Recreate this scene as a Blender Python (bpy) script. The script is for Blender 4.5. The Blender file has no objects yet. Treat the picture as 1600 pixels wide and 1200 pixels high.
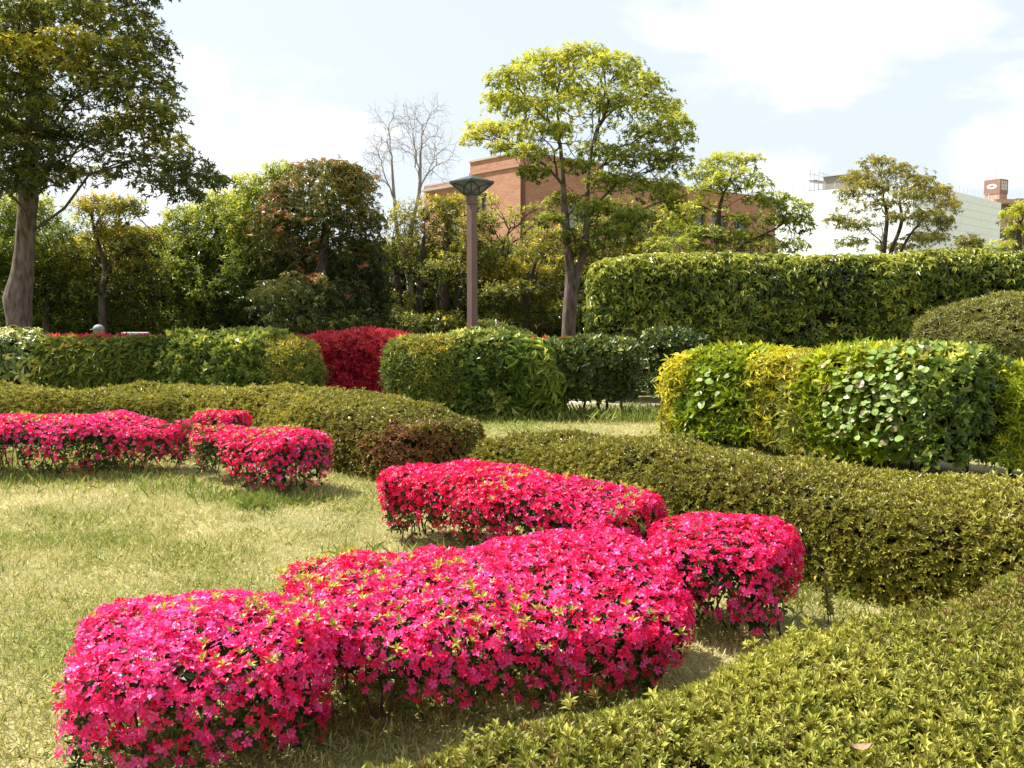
import bpy, math, random
import numpy as np
from mathutils import Vector, Matrix

SC = bpy.context.scene
COL = SC.collection
rng = np.random.default_rng(7)
random.seed(7)
R = math.radians

# ------------------------------------------------------------------ camera, sky, sun, exposure
FPX, EYE = 1386.0, 1.6                      # focal length in pixels of a 1600 px wide picture, eye height
PITCH = math.atan(120.0 / FPX)
cam = bpy.data.objects.new('camera', bpy.data.cameras.new('camera'))
COL.objects.link(cam)
cam.location = (0, 0, EYE)
cam.rotation_euler = (math.pi / 2 - PITCH, 0, 0)
cam.data.sensor_width = 36.0
cam.data.lens = 36.0 * FPX / 1600.0
cam.data.clip_end = 3000
cam.data.clip_start = 0.05
SC.camera = cam

SUN_EL, SUN_AZ = R(52), R(-66)              # azimuth from +Y (away from the viewer), negative = to the left
sd = Vector((math.sin(SUN_AZ) * math.cos(SUN_EL), math.cos(SUN_AZ) * math.cos(SUN_EL), math.sin(SUN_EL)))
sun = bpy.data.objects.new('sun', bpy.data.lights.new('sun', 'SUN'))
COL.objects.link(sun)
sun.data.energy = 4.8
sun.data.angle = R(0.53)
sun.data.color = (1.0, 0.955, 0.87)
sun.rotation_euler = (-sd).to_track_quat('-Z', 'Y').to_euler()
sun.location = (-30, 20, 60)

world = bpy.data.worlds.new('World')
SC.world = world
world.use_nodes = True
SC.view_settings.view_transform = 'Standard'
SC.view_settings.look = 'None'
SC.view_settings.exposure = 1.28
SC.view_settings.gamma = 1.0
SC.view_settings.use_curve_mapping = False


def pixdir(px, py):
    x, y = (px - 800) / FPX, -(py - 600) / FPX
    return np.array([x, math.cos(PITCH) + y * math.sin(PITCH), -math.sin(PITCH) + y * math.cos(PITCH)])


def at(px, py, Y):
    """the world point at forward distance Y seen along a sight line of the survey photograph"""
    d = pixdir(px, py)
    return np.array([0, 0, EYE]) + d * (Y / d[1])


def make_world():
    nt = world.node_tree
    N, L = nt.nodes, nt.links
    N.clear()
    out = N.new('ShaderNodeOutputWorld')
    bg = N.new('ShaderNodeBackground')
    bg.inputs['Strength'].default_value = 0.1
    sky = N.new('ShaderNodeTexSky')
    sky.sky_type = 'NISHITA'
    sky.sun_disc = False
    sky.sun_elevation = SUN_EL
    sky.sun_rotation = SUN_AZ
    sky.air_density = 1.0
    sky.dust_density = 3.0
    sky.ozone_density = 1.0
    tc = N.new('ShaderNodeTexCoord')
    veil = N.new('ShaderNodeMixRGB')
    veil.inputs[0].default_value = 0.86
    veil.inputs[2].default_value = (3.65, 4.0, 4.3, 1)
    L.new(sky.outputs[0], veil.inputs[1])
    # clouds: noise-edged banks on the dome
    nz = N.new('ShaderNodeTexNoise')
    nz.inputs['Scale'].default_value = 8.0
    nz.inputs['Detail'].default_value = 9
    nz.inputs['Roughness'].default_value = 0.6
    nz.inputs['Distortion'].default_value = 0.4
    mp = N.new('ShaderNodeMapping')
    mp.inputs['Scale'].default_value = (1, 1, 2.2)
    L.new(tc.outputs['Generated'], mp.inputs[0])
    L.new(mp.outputs[0], nz.inputs['Vector'])
    total = None
    banks = [((1230, 40), .17, .065), ((1400, 20), .10, .05), ((1290, 148), .055, .028), ((1235, 285), .07, .035), ((1590, 235), .085, .04),
             ((330, 250), .22, .10), ((-400, 150), .25, .12), ((2100, 80), .25, .10), ((2500, 300), .2, .08), ((-1200, 0), .3, .14)]
    for (p, rx, rz) in banks:
        d = pixdir(*p)
        d = d / np.linalg.norm(d)
        m = N.new('ShaderNodeVectorMath')
        m.operation = 'SUBTRACT'
        L.new(tc.outputs['Generated'], m.inputs[0])
        m.inputs[1].default_value = d
        s = N.new('ShaderNodeVectorMath')
        s.operation = 'MULTIPLY'
        L.new(m.outputs[0], s.inputs[0])
        s.inputs[1].default_value = (1 / rx, 1 / rx, 1 / rz)
        ln = N.new('ShaderNodeVectorMath')
        ln.operation = 'LENGTH'
        L.new(s.outputs[0], ln.inputs[0])
        mr = N.new('ShaderNodeMapRange')
        mr.inputs[1].default_value = 0.0
        mr.inputs[2].default_value = 1.5
        mr.inputs[3].default_value = 0.46
        mr.inputs[4].default_value = 0.0
        L.new(ln.outputs['Value'], mr.inputs[0])
        if total is None:
            total = mr.outputs[0]
        else:
            a = N.new('ShaderNodeMath')
            a.operation = 'MAXIMUM'
            L.new(total, a.inputs[0])
            L.new(mr.outputs[0], a.inputs[1])
            total = a.outputs[0]
    a = N.new('ShaderNodeMath')
    a.operation = 'ADD'
    L.new(total, a.inputs[0])
    L.new(nz.outputs['Fac'], a.inputs[1])
    mr = N.new('ShaderNodeMapRange')
    mr.interpolation_type = 'SMOOTHSTEP'
    mr.inputs[1].default_value = 0.62
    mr.inputs[2].default_value = 0.92
    L.new(a.outputs[0], mr.inputs[0])
    mx = N.new('ShaderNodeMixRGB')
    L.new(mr.outputs[0], mx.inputs[0])
    L.new(veil.outputs[0], mx.inputs[1])
    mx.inputs[2].default_value = (4.75, 4.85, 4.95, 1)
    L.new(mx.outputs[0], bg.inputs['Color'])
    L.new(bg.outputs[0], out.inputs[0])


make_world()

# ------------------------------------------------------------------ materials
MATS = {}


def ramp(nt, stops):
    r = nt.nodes.new('ShaderNodeValToRGB')
    e = r.color_ramp.elements
    while len(e) < len(stops):
        e.new(0.5)
    for el, (p, c) in zip(e, stops):
        el.position = p
        el.color = (*c, 1)
    return r


def leaf_mat(name, stops, transl=0.3, rough=0.45, spec=0.4, tcol=None):
    """leaf or petal: colour by the 'tint' of each leaf, part of the light passes through the blade"""
    if name in MATS:
        return MATS[name]
    m = bpy.data.materials.new(name)
    m.use_nodes = True
    nt = m.node_tree
    N, L = nt.nodes, nt.links
    N.clear()
    out = N.new('ShaderNodeOutputMaterial')
    at_ = N.new('ShaderNodeAttribute')
    at_.attribute_name = 'tint'
    r = ramp(nt, stops)
    L.new(at_.outputs['Fac'], r.inputs[0])
    p = N.new('ShaderNodeBsdfPrincipled')
    p.inputs['Roughness'].default_value = rough
    p.inputs['Specular IOR Level'].default_value = spec
    L.new(r.outputs[0], p.inputs['Base Color'])
    t = N.new('ShaderNodeBsdfTranslucent')
    if tcol:
        mm = N.new('ShaderNodeMixRGB')
        mm.blend_type = 'MULTIPLY'
        mm.inputs[0].default_value = 1
        mm.inputs[2].default_value = (*tcol, 1)
        L.new(r.outputs[0], mm.inputs[1])
        L.new(mm.outputs[0], t.inputs[0])
    else:
        L.new(r.outputs[0], t.inputs[0])
    mix = N.new('ShaderNodeMixShader')
    mix.inputs[0].default_value = transl
    L.new(p.outputs[0], mix.inputs[1])
    L.new(t.outputs[0], mix.inputs[2])
    L.new(mix.outputs[0], out.inputs[0])
    MATS[name] = m
    return m


def solid_mat(name, c1, c2=None, scale=8, rough=0.7, bump=0.0, spec=0.3, stretch=(1, 1, 1), detail=6, metal=0.0):
    if name in MATS:
        return MATS[name]
    m = bpy.data.materials.new(name)
    m.use_nodes = True
    nt = m.node_tree
    N, L = nt.nodes, nt.links
    p = N['Principled BSDF']
    p.inputs['Roughness'].default_value = rough
    p.inputs['Specular IOR Level'].default_value = spec
    p.inputs['Metallic'].default_value = metal
    tc = N.new('ShaderNodeTexCoord')
    mp = N.new('ShaderNodeMapping')
    mp.inputs['Scale'].default_value = stretch
    L.new(tc.outputs['Object'], mp.inputs[0])
    nz = N.new('ShaderNodeTexNoise')
    nz.inputs['Scale'].default_value = scale
    nz.inputs['Detail'].default_value = detail
    L.new(mp.outputs[0], nz.inputs['Vector'])
    r = ramp(nt, [(0.3, c1), (0.7, c2 or tuple(min(1, v * 1.15) for v in c1))])
    L.new(nz.outputs['Fac'], r.inputs[0])
    L.new(r.outputs[0], p.inputs['Base Color'])
    if bump:
        b = N.new('ShaderNodeBump')
        b.inputs['Strength'].default_value = bump
        b.inputs['Distance'].default_value = 0.02
        L.new(nz.outputs['Fac'], b.inputs['Height'])
        L.new(b.outputs[0], p.inputs['Normal'])
    MATS[name] = m
    return m


# ------------------------------------------------------------------ mesh helpers
def build(name, V, F, mat, parent=None, origin=None, tint=None, smooth=False, kind=None):
    """one mesh object out of numpy vertices V (n,3) in world space and faces F (m,k)"""
    V = np.asarray(V, dtype=np.float32)
    F = np.asarray(F, dtype=np.int32)
    if origin is None:
        origin = np.array(parent.location) if parent is not None else np.zeros(3)
    V = V - np.asarray(origin, dtype=np.float32)
    me = bpy.data.meshes.new(name)
    k = F.shape[1]
    me.vertices.add(len(V))
    me.vertices.foreach_set('co', V.ravel())
    me.loops.add(F.size)
    me.loops.foreach_set('vertex_index', F.ravel())
    me.polygons.add(len(F))
    me.polygons.foreach_set('loop_start', np.arange(0, F.size, k, dtype=np.int32))
    me.polygons.foreach_set('loop_total', np.full(len(F), k, dtype=np.int32))
    me.polygons.foreach_set('use_smooth', np.full(len(F), bool(smooth)))
    if tint is not None:
        a = me.attributes.new('tint', 'FLOAT', 'POINT')
        a.data.foreach_set('value', np.clip(np.asarray(tint, dtype=np.float32), 0, 1))
    me.update(calc_edges=True)
    me.validate()
    me.materials.append(mat)
    o = bpy.data.objects.new(name, me)
    COL.objects.link(o)
    if parent is not None:
        o.parent = parent
        o.location = np.asarray(origin) - np.array(parent.location)
    else:
        o.location = origin
    if kind:
        o['kind'] = kind
    return o


def tag(o, label, cat, group=None, kind=None):
    o['label'] = label
    if cat:
        o['category'] = cat
    if group:
        o['group'] = group
    if kind:
        o['kind'] = kind
    return o


def thing(name, label, cat, loc, group=None):
    o = bpy.data.objects.new(name, None)
    o.empty_display_size = 0.2
    COL.objects.link(o)
    o.location = loc
    return tag(o, label, cat, group)


class MB:
    """boxes and prisms collected into ONE quad mesh"""

    def __init__(s):
        s.V, s.F = [], []

    def quadbox(s, b, t):
        n = len(s.V)
        s.V += [tuple(p) for p in b] + [tuple(p) for p in t]
        s.F += [(n + 3, n + 2, n + 1, n), (n + 4, n + 5, n + 6, n + 7)]
        for i in range(4):
            j = (i + 1) % 4
            s.F.append((n + i, n + j, n + 4 + j, n + 4 + i))
        return s

    def box(s, c, u, lu, lv, z0, z1):
        """box centred in plan on c, long axis u (2D unit), sizes lu, lv"""
        u = np.array(u, float)
        v = np.array([-u[1], u[0]])
        c = np.array(c[:2], float)
        q = [c - u * lu / 2 - v * lv / 2, c + u * lu / 2 - v * lv / 2, c + u * lu / 2 + v * lv / 2, c - u * lu / 2 + v * lv / 2]
        return s.quadbox([(*p, z0) for p in q], [(*p, z1) for p in q])

    def bar(s, a, b, r, r2=None):
        a, b = np.array(a, float), np.array(b, float)
        d = b - a
        d /= np.linalg.norm(d)
        h = np.array([0, 0, 1.0]) if abs(d[2]) < .9 else np.array([1.0, 0, 0])
        u = np.cross(d, h)
        u /= np.linalg.norm(u)
        v = np.cross(d, u)
        r2 = r2 or r
        return s.quadbox([a - u * r - v * r2, a + u * r - v * r2, a + u * r + v * r2, a - u * r + v * r2],
                         [b - u * r - v * r2, b + u * r - v * r2, b + u * r + v * r2, b - u * r + v * r2])

    def build(s, name, mat, parent=None, origin=None, bevel=0.0):
        o = build(name, s.V, s.F, mat, parent, origin)
        if bevel:
            b = o.modifiers.new('bevel', 'BEVEL')
            b.width = bevel
            b.segments = 2
        return o


class Noise:
    """smooth random field: a sum of sines"""

    def __init__(s, seed, freq, n=9):
        g = np.random.default_rng(seed)
        k = g.normal(size=(n, 3))
        k /= np.linalg.norm(k, axis=1)[:, None]
        s.k = k * freq * g.uniform(.5, 2.0, (n, 1))
        s.p = g.uniform(0, 6.28, n)
        s.n = n

    def __call__(s, P):
        return np.sin(np.asarray(P) @ s.k.T + s.p).sum(1) / math.sqrt(s.n)


def unit(v):
    return v / np.maximum(np.linalg.norm(v, axis=-1, keepdims=True), 1e-9)


# leaf templates: verts (k,3), tris (m,3), per-vertex tint offset; the sprig points to +z
def leaf(L, W, fold=.25, droop=.15, rich=False, base=.45):
    if rich:
        V = [(0, 0, 0), (-W, base * L, fold * W), (W, base * L, fold * W), (0, base * L, 0), (0, L, -droop * L)]
        F = [(0, 3, 1), (0, 2, 3), (1, 3, 4), (3, 2, 4)]
    else:
        V = [(0, 0, 0), (-W, base * L, fold * W), (W, base * L, fold * W), (0, L, -droop * L)]
        F = [(0, 2, 3), (0, 3, 1)]
    return np.array(V, float), np.array(F, int)


def sprig(n, L, W, elev=(15, 60), seed=0, rich=False, stem=0.0, jit=.12, fold=.25, droop=.15, base=.45):
    g = np.random.default_rng(seed)
    Vs, Fs, T, k = [], [], [], 0
    for i in range(n):
        s = g.uniform(.75, 1.15)
        v, f = leaf(L * s, W * s, fold, droop * g.uniform(.4, 1.6), rich, base)
        e = R(g.uniform(*elev))
        ce, se = math.cos(e), math.sin(e)
        v = np.stack([v[:, 0], v[:, 1] * ce - v[:, 2] * se, v[:, 1] * se + v[:, 2] * ce], 1)
        a = i * 2.39996 + g.uniform(-.3, .3)
        ca, sa = math.cos(a), math.sin(a)
        v = np.stack([v[:, 0] * ca - v[:, 1] * sa, v[:, 0] * sa + v[:, 1] * ca, v[:, 2]], 1)
        v[:, 2] += stem * (i / max(1, n - 1) - .5)
        Vs.append(v)
        Fs.append(f + k)
        T.append(np.full(len(v), g.uniform(-jit, jit)))
        k += len(v)
    return np.concatenate(Vs), np.concatenate(Fs), np.concatenate(T)


def flower_template(size, seed=0):
    """azalea flower: five broad wavy petals in a shallow funnel, a few stamens"""
    g = np.random.default_rng(seed)
    V, F, T = [], [], []
    for i in range(5):
        a = i * 2 * math.pi / 5 + g.uniform(-.08, .08)
        L = size * .5 * g.uniform(.92, 1.1)
        w = L * .36
        lift = g.uniform(.35, .8)
        P = [(0, 0.05 * L, 0), (-w, .62 * L, lift * .58 * L), (w, .62 * L, lift * .58 * L), (0, .55 * L, lift * .30 * L),
             (0, 1.14 * L, lift * .58 * L + g.uniform(-.18, .12) * L)]
        n = len(V)
        ca, sa = math.cos(a), math.sin(a)
        V += [(x * ca - y * sa, x * sa + y * ca, z) for x, y, z in P]
        F += [(n, n + 3, n + 1), (n, n + 2, n + 3), (n + 1, n + 3, n + 4), (n + 3, n + 2, n + 4)]
        T += [g.uniform(-.1, .1)] * 5
    for i in range(1):
        a = g.uniform(0, 6.28)
        n = len(V)
        e = size * .5
        V += [(-.0012, 0, 0), (.0012, 0, 0), (math.cos(a) * e * .4, math.sin(a) * e * .4, e * .85)]
        F += [(n, n + 1, n + 2)]
        T += [.15] * 3
    return np.array(V), np.array(F), np.array(T)


def frames(Nrm, spin=None):
    """(n,3,3) rotations that take +z to each normal, spun at random"""
    n = len(Nrm)
    z = unit(Nrm)
    h = np.where(np.abs(z[:, 2:3]) < .9, np.array([[0, 0, 1.0]]), np.array([[1.0, 0, 0]]))
    x = unit(np.cross(h, z))
    y = np.cross(z, x)
    a = rng.uniform(0, 2 * math.pi, n) if spin is None else spin
    ca, sa = np.cos(a)[:, None], np.sin(a)[:, None]
    return np.stack([x * ca + y * sa, -x * sa + y * ca, z], 2)


def scatter(temps, P, Nrm, S, T):
    """place templates (a list, picked at random) at P along Nrm, size S, tint T -> merged V,F,tint"""
    RM = frames(Nrm)
    pick = rng.integers(0, len(temps), len(P))
    Vs, Fs, Ts, k = [], [], [], 0
    for i, (tv, tf, tt) in enumerate(temps):
        m = pick == i
        n = int(m.sum())
        if not n:
            continue
        v = np.einsum('nij,kj->nki', RM[m], tv) * S[m][:, None, None] + P[m][:, None, :]
        f = tf[None] + (np.arange(n) * len(tv))[:, None, None] + k
        t = T[m][:, None] + tt[None]
        Vs.append(v.reshape(-1, 3))
        Fs.append(f.reshape(-1, 3))
        Ts.append(t.ravel())
        k += n * len(tv)
    return np.concatenate(Vs), np.concatenate(Fs), np.concatenate(Ts)


def foliage(name, temps, P, Nrm, S, T, mat, parent, kind='stuff'):
    if len(P) == 0:
        return None
    V, F, t = scatter(temps, P, Nrm, S, T)
    return build(name, V, F, mat, parent, tint=t, kind=kind)


def split_visible(P, Nrm, k):
    """index masks: the k pieces that show largest from the path (nearest, facing), and the rest"""
    v = np.array([0, 0, EYE]) - P
    d = np.linalg.norm(v, axis=1)
    face = (unit(Nrm) * (v / d[:, None])).sum(1)
    px = 800 + FPX * P[:, 0] / P[:, 1]
    py = 480 + FPX * (EYE - P[:, 2]) / P[:, 1]
    ok = (face > .05) & (px > 5) & (px < 1595) & (py < 1195) & (P[:, 1] > .5)
    score = np.where(ok, d - rng.uniform(0, .25, len(P)), 1e6)
    idx = np.argsort(score)[:k]
    idx = idx[score[idx] < 1e5]
    m = np.zeros(len(P), bool)
    m[idx] = True
    return m


def single_pieces(name, temps, P, Nrm, S, T, mat, parent, levels=5):
    """each piece an object of its own; alike pieces share mesh data"""
    lo = np.array(parent.location)
    cache = {}
    RM = frames(Nrm)
    for i in range(len(P)):
        ti = int(rng.integers(0, len(temps)))
        q = min(levels - 1, max(0, int(T[i] * levels)))
        key = (ti, q)
        if key not in cache:
            tv, tf, tt = temps[ti]
            o = build(name, tv, tf, mat, None, origin=(0, 0, 0), tint=tt + (q + .5) / levels)
            cache[key] = o.data
        else:
            o = bpy.data.objects.new(name, cache[key])
            COL.objects.link(o)
        o.parent = parent
        M = Matrix(RM[i].tolist()).to_4x4()
        o.matrix_basis = Matrix.Translation(P[i] - lo) @ M @ Matrix.Scale(float(S[i]), 4)


def tubes(segs, k=5):
    """tapered tubes for segments (p0,p1,r0,r1) -> V, quads"""
    A = np.array([s[0] for s in segs])
    B = np.array([s[1] for s in segs])
    r0 = np.array([s[2] for s in segs])
    r1 = np.array([s[3] for s in segs])
    RM = frames(B - A, np.zeros(len(A)))
    an = np.arange(k) * 2 * math.pi / k
    c = np.stack([np.cos(an), np.sin(an), 0 * an], 1)
    ring = np.einsum('nij,kj->nki', RM, c)
    V = np.concatenate([A[:, None] + ring * r0[:, None, None], B[:, None] + ring * r1[:, None, None]], 1)
    i = np.arange(k)
    f = np.stack([i, (i + 1) % k, k + (i + 1) % k, k + i], 1)
    F = f[None] + (np.arange(len(A)) * 2 * k)[:, None, None]
    return V.reshape(-1, 3), F.reshape(-1, 4)


def loft(name, pts, rad, mat, parent, sides=14, rough=.06, seed=1, sub=6):
    """a trunk: one connected tapered tube with bumps"""
    pts, rad = np.array(pts, float), np.array(rad, float)
    t = np.linspace(0, len(pts) - 1, (len(pts) - 1) * sub + 1)
    i = np.minimum(t.astype(int), len(pts) - 2)
    f = t - i
    # Catmull-Rom
    pp = np.vstack([2 * pts[0] - pts[1], pts, 2 * pts[-1] - pts[-2]])
    p0, p1, p2, p3 = pp[i], pp[i + 1], pp[i + 2], pp[i + 3]
    f_ = f[:, None]
    C = .5 * ((2 * p1) + (p2 - p0) * f_ + (2 * p0 - 5 * p1 + 4 * p2 - p3) * f_ ** 2 + (3 * p1 - p0 - 3 * p2 + p3) * f_ ** 3)
    r = rad[i] * (1 - f) + rad[i + 1] * f
    an = np.arange(sides) * 2 * math.pi / sides
    V = np.stack([C[:, None, 0] + np.cos(an)[None] * r[:, None], C[:, None, 1] + np.sin(an)[None] * r[:, None],
                  np.repeat(C[:, 2:3], sides, 1)], 2)
    nz = Noise(seed, 5.0)
    rel = V - C[:, None]
    V = C[:, None] + rel * (1 + rough * nz(V.reshape(-1, 3)).reshape(V.shape[:2]))[:, :, None]
    n = len(C)
    F = [(a * sides + b, a * sides + (b + 1) % sides, (a + 1) * sides + (b + 1) % sides, (a + 1) * sides + b) for a in range(n - 1) for b in range(sides)]
    return build(name, V.reshape(-1, 3), F, mat, parent, smooth=True)


def grow(root, pts, r_tip=.006, expo=.5, d0=None, wig=.08, frac=.42):
    """branch skeleton from a root to all points: repeated forking towards the halves of what is left"""
    segs = []
    d0 = np.array([0, 0, 1.0]) if d0 is None else unit(np.array(d0, float))
    stack = [(np.array(root, float), np.asarray(pts, float), d0)]

    def seg(a, b, ra, rb):
        L = np.linalg.norm(b - a)
        if L < 1e-4:
            return
        m = (a + b) / 2 + rng.normal(size=3) * wig * L
        segs.append((a, m, ra, (ra + rb) / 2))
        segs.append((m, b, (ra + rb) / 2, rb))
    while stack:
        p, q, d = stack.pop()
        n = len(q)
        r = r_tip * n ** expo
        if n == 1:
            seg(p, q[0], r, r * .6)
            continue
        c = q.mean(0)
        dist = np.linalg.norm(c - p)
        step = dist * frac * rng.uniform(.7, 1.3)
        dirn = unit(unit(c - p) * .75 + d * .35)
        np_ = p + dirn * step
        ra = r
        w = q - np_
        u, s, vt = np.linalg.svd(w - w.mean(0), full_matrices=False)
        pr = (w - w.mean(0)) @ vt[0]
        cut = np.quantile(pr, rng.uniform(.32, .68)) if n > 3 else np.median(pr)
        a, b = q[pr <= cut], q[pr > cut]
        if len(a) == 0 or len(b) == 0:
            a, b = q[:n // 2], q[n // 2:]
        seg(p, np_, ra, r_tip * max(len(a), len(b)) ** expo)
        stack.append((np_, a, dirn))
        stack.append((np_, b, dirn))
    return segs


# hedge body: rounded-box section swept along a spine
def hedge_surface(spine, hw, h, z0=0.0, n=3.6, cap=None, tuck=0.0, ds=.085, seed=0, rough=.03, freq=3.0, K=30, hvar=None):
    sp = np.array(spine, float)
    L = np.r_[0, np.cumsum(np.linalg.norm(np.diff(sp, axis=0), axis=1))]
    S = np.linspace(0, L[-1], max(24, int(L[-1] / ds)))
    x, y = np.interp(S, L, sp[:, 0]), np.interp(S, L, sp[:, 1])
    for _ in range(6):                                     # soften the bends
        x[1:-1] = (x[:-2] + 2 * x[1:-1] + x[2:]) / 4
        y[1:-1] = (y[:-2] + 2 * y[1:-1] + y[2:]) / 4
    hwS = np.interp(S, L, np.broadcast_to(hw, L.shape).astype(float))
    hS = np.interp(S, L, np.broadcast_to(h, L.shape).astype(float))
    T = np.stack([np.gradient(x), np.gradient(y)], 1)
    T = unit(T)
    Nn = np.stack([-T[:, 1], T[:, 0]], 1)
    cap = cap or float(np.mean(hwS))
    e = np.clip(np.minimum(S, L[-1] - S) / cap, 0, 1)
    k = np.clip(1 - (1 - e) ** 3.0, 0, 1) ** (1 / 3.0)
    k = np.maximum(k, .03)
    kz = np.maximum(np.clip(1 - (1 - e) ** 7, 0, 1) ** (1 / 7), .05)
    th = np.linspace(math.pi, 0, K)
    ct = np.sign(np.cos(th)) * np.abs(np.cos(th)) ** (2 / n)
    st = np.abs(np.sin(th)) ** (2 / n)
    Z = z0 + (hS * kz - z0 * kz)[:, None] * st[None]
    wmul = 1 - tuck * (1 - np.clip(st, 0, 1)[None]) ** 1.2
    off = (hwS * k)[:, None] * ct[None] * wmul
    V = np.stack([x[:, None] + Nn[:, 0:1] * off, y[:, None] + Nn[:, 1:2] * off, Z], 2)
    m, kk = V.shape[:2]
    F = [(a * kk + b, (a + 1) * kk + b, (a + 1) * kk + b + 1, a * kk + b + 1) for a in range(m - 1) for b in range(kk - 1)]
    F = np.array(F)
    V = V.reshape(-1, 3)
    nr = vnormals(V, F)
    V = V + nr * (rough * Noise(seed + 3, freq)(V))[:, None] + nr * (rough * .5 * Noise(seed + 4, freq * 3)(V))[:, None]
    V[:, 2] = np.maximum(V[:, 2], min(z0, .02))
    return V, F


def vnormals(V, F):
    a = np.cross(V[F[:, 2]] - V[F[:, 0]], V[F[:, 3]] - V[F[:, 1]]) if F.shape[1] == 4 else np.cross(V[F[:, 1]] - V[F[:, 0]], V[F[:, 2]] - V[F[:, 0]])
    N = np.zeros_like(V)
    for c in range(F.shape[1]):
        np.add.at(N, F[:, c], a)
    return unit(N)


def sample(V, F, n):
    tri = np.concatenate([F[:, [0, 1, 2]], F[:, [0, 2, 3]]])
    a, b, c = V[tri[:, 0]], V[tri[:, 1]], V[tri[:, 2]]
    cr = np.cross(b - a, c - a)
    ar = np.linalg.norm(cr, axis=1)
    i = rng.choice(len(tri), n, p=ar / ar.sum())
    u, v = rng.uniform(size=n), rng.uniform(size=n)
    s = u + v > 1
    u[s], v[s] = 1 - u[s], 1 - v[s]
    return a[i] + u[:, None] * (b[i] - a[i]) + v[:, None] * (c[i] - a[i]), unit(cr[i])


def area(V, F):
    return np.linalg.norm(np.cross(V[F[:, 2]] - V[F[:, 0]], V[F[:, 3]] - V[F[:, 1]]), axis=1).sum() / 2


def facing_only(P, Nrm, lim=-.35):
    """drop pieces on the far underside that no viewpoint near the path could meet"""
    v = unit(np.array([0, 0, EYE]) - P)
    return (Nrm * v).sum(1) > lim


# ------------------------------------------------------------------ ground
def ground_mat():
    m = bpy.data.materials.new('lawn_soil')
    m.use_nodes = True
    nt = m.node_tree
    N, L = nt.nodes, nt.links
    p = N['Principled BSDF']
    p.inputs['Roughness'].default_value = .9
    p.inputs['Specular IOR Level'].default_value = .1
    tc = N.new('ShaderNodeTexCoord')
    n1 = N.new('ShaderNodeTexNoise')
    n1.inputs['Scale'].default_value = 1.1
    n1.inputs['Detail'].default_value = 5
    n2 = N.new('ShaderNodeTexNoise')
    n2.inputs['Scale'].default_value = 60
    n2.inputs['Detail'].default_value = 4
    L.new(tc.outputs['Object'], n1.inputs['Vector'])
    L.new(tc.outputs['Object'], n2.inputs['Vector'])
    a = ramp(nt, [(.35, (.20, .21, .08)), (.55, (.34, .31, .14)), (.7, (.43, .38, .20))])
    b = ramp(nt, [(.3, (.45, .45, .4)), (.6, (1, 1, 1)), (.75, (1.25, 1.2, 1.1))])
    L.new(n1.outputs['Fac'], a.inputs[0])
    L.new(n2.outputs['Fac'], b.inputs[0])
    mm = N.new('ShaderNodeMixRGB')
    mm.blend_type = 'MULTIPLY'
    mm.inputs[0].default_value = .85
    L.new(a.outputs[0], mm.inputs[1])
    L.new(b.outputs[0], mm.inputs[2])
    L.new(mm.outputs[0], p.inputs['Base Color'])
    bp = N.new('ShaderNodeBump')
    bp.inputs['Strength'].default_value = .6
    bp.inputs['Distance'].default_value = .02
    L.new(n2.outputs['Fac'], bp.inputs['Height'])
    L.new(bp.outputs[0], p.inputs['Normal'])
    return m


g = [-900, -300, -100, -40, -20, -10, -5, 0, 5, 10, 20, 40, 100, 300, 900]
GV = [(x, y, 0) for y in g for x in g]
GF = [(j * 15 + i, j * 15 + i + 1, (j + 1) * 15 + i + 1, (j + 1) * 15 + i) for j in range(14) for i in range(14)]
tag(build('ground', GV, GF, ground_mat()), 'pale dry mown lawn and bare earth', None, kind='structure')

# paved path behind the hedges
pc = np.array([(-16, 14.9), (-3, 14.75), (1.0, 14.55), (3.2, 13.9), (4.6, 12.6), (5.6, 10.8), (6.6, 8.9), (8.2, 7.3), (12, 6.2)])
t = np.linspace(0, 8, 65)
cx, cy = np.interp(t, range(9), pc[:, 0]), np.interp(t, range(9), pc[:, 1])
for _ in range(8):
    cx[1:-1] = (cx[:-2] + 2 * cx[1:-1] + cx[2:]) / 4
    cy[1:-1] = (cy[:-2] + 2 * cy[1:-1] + cy[2:]) / 4
tn = unit(np.stack([np.gradient(cx), np.gradient(cy)], 1))
pn = np.stack([-tn[:, 1], tn[:, 0]], 1)
PW = .55
PV = [(cx[i] + pn[i, 0] * s * PW, cy[i] + pn[i, 1] * s * PW, .006) for i in range(65) for s in (-1, 1)]
PF = [(2 * i, 2 * i + 2, 2 * i + 3, 2 * i + 1) for i in range(64)]
M_path = solid_mat('pinkish_paving', (.42, .33, .28), (.55, .46, .40), 18, .85, .3)
path = tag(build('path', PV, PF, M_path), 'pinkish paved footpath behind the hedges', None, kind='structure')
M_stone = solid_mat('kerb_stone', (.33, .27, .23), (.48, .42, .37), 25, .85, .5)
kerb = None
for i in range(22, 64):                                    # kerb stones along the lawn side
    a = np.array([cx[i], cy[i]]) - pn[i] * (PW + .07)
    b = np.array([cx[i + 1], cy[i + 1]]) - pn[i + 1] * (PW + .07)
    L_ = np.linalg.norm(b - a)
    mb = MB().box((a + b) / 2, (b - a) / L_, L_ - .015, .12, -.05, .09 + rng.uniform(-.006, .006))
    mb.build('kerb_stone', M_stone, path, bevel=.008)

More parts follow.
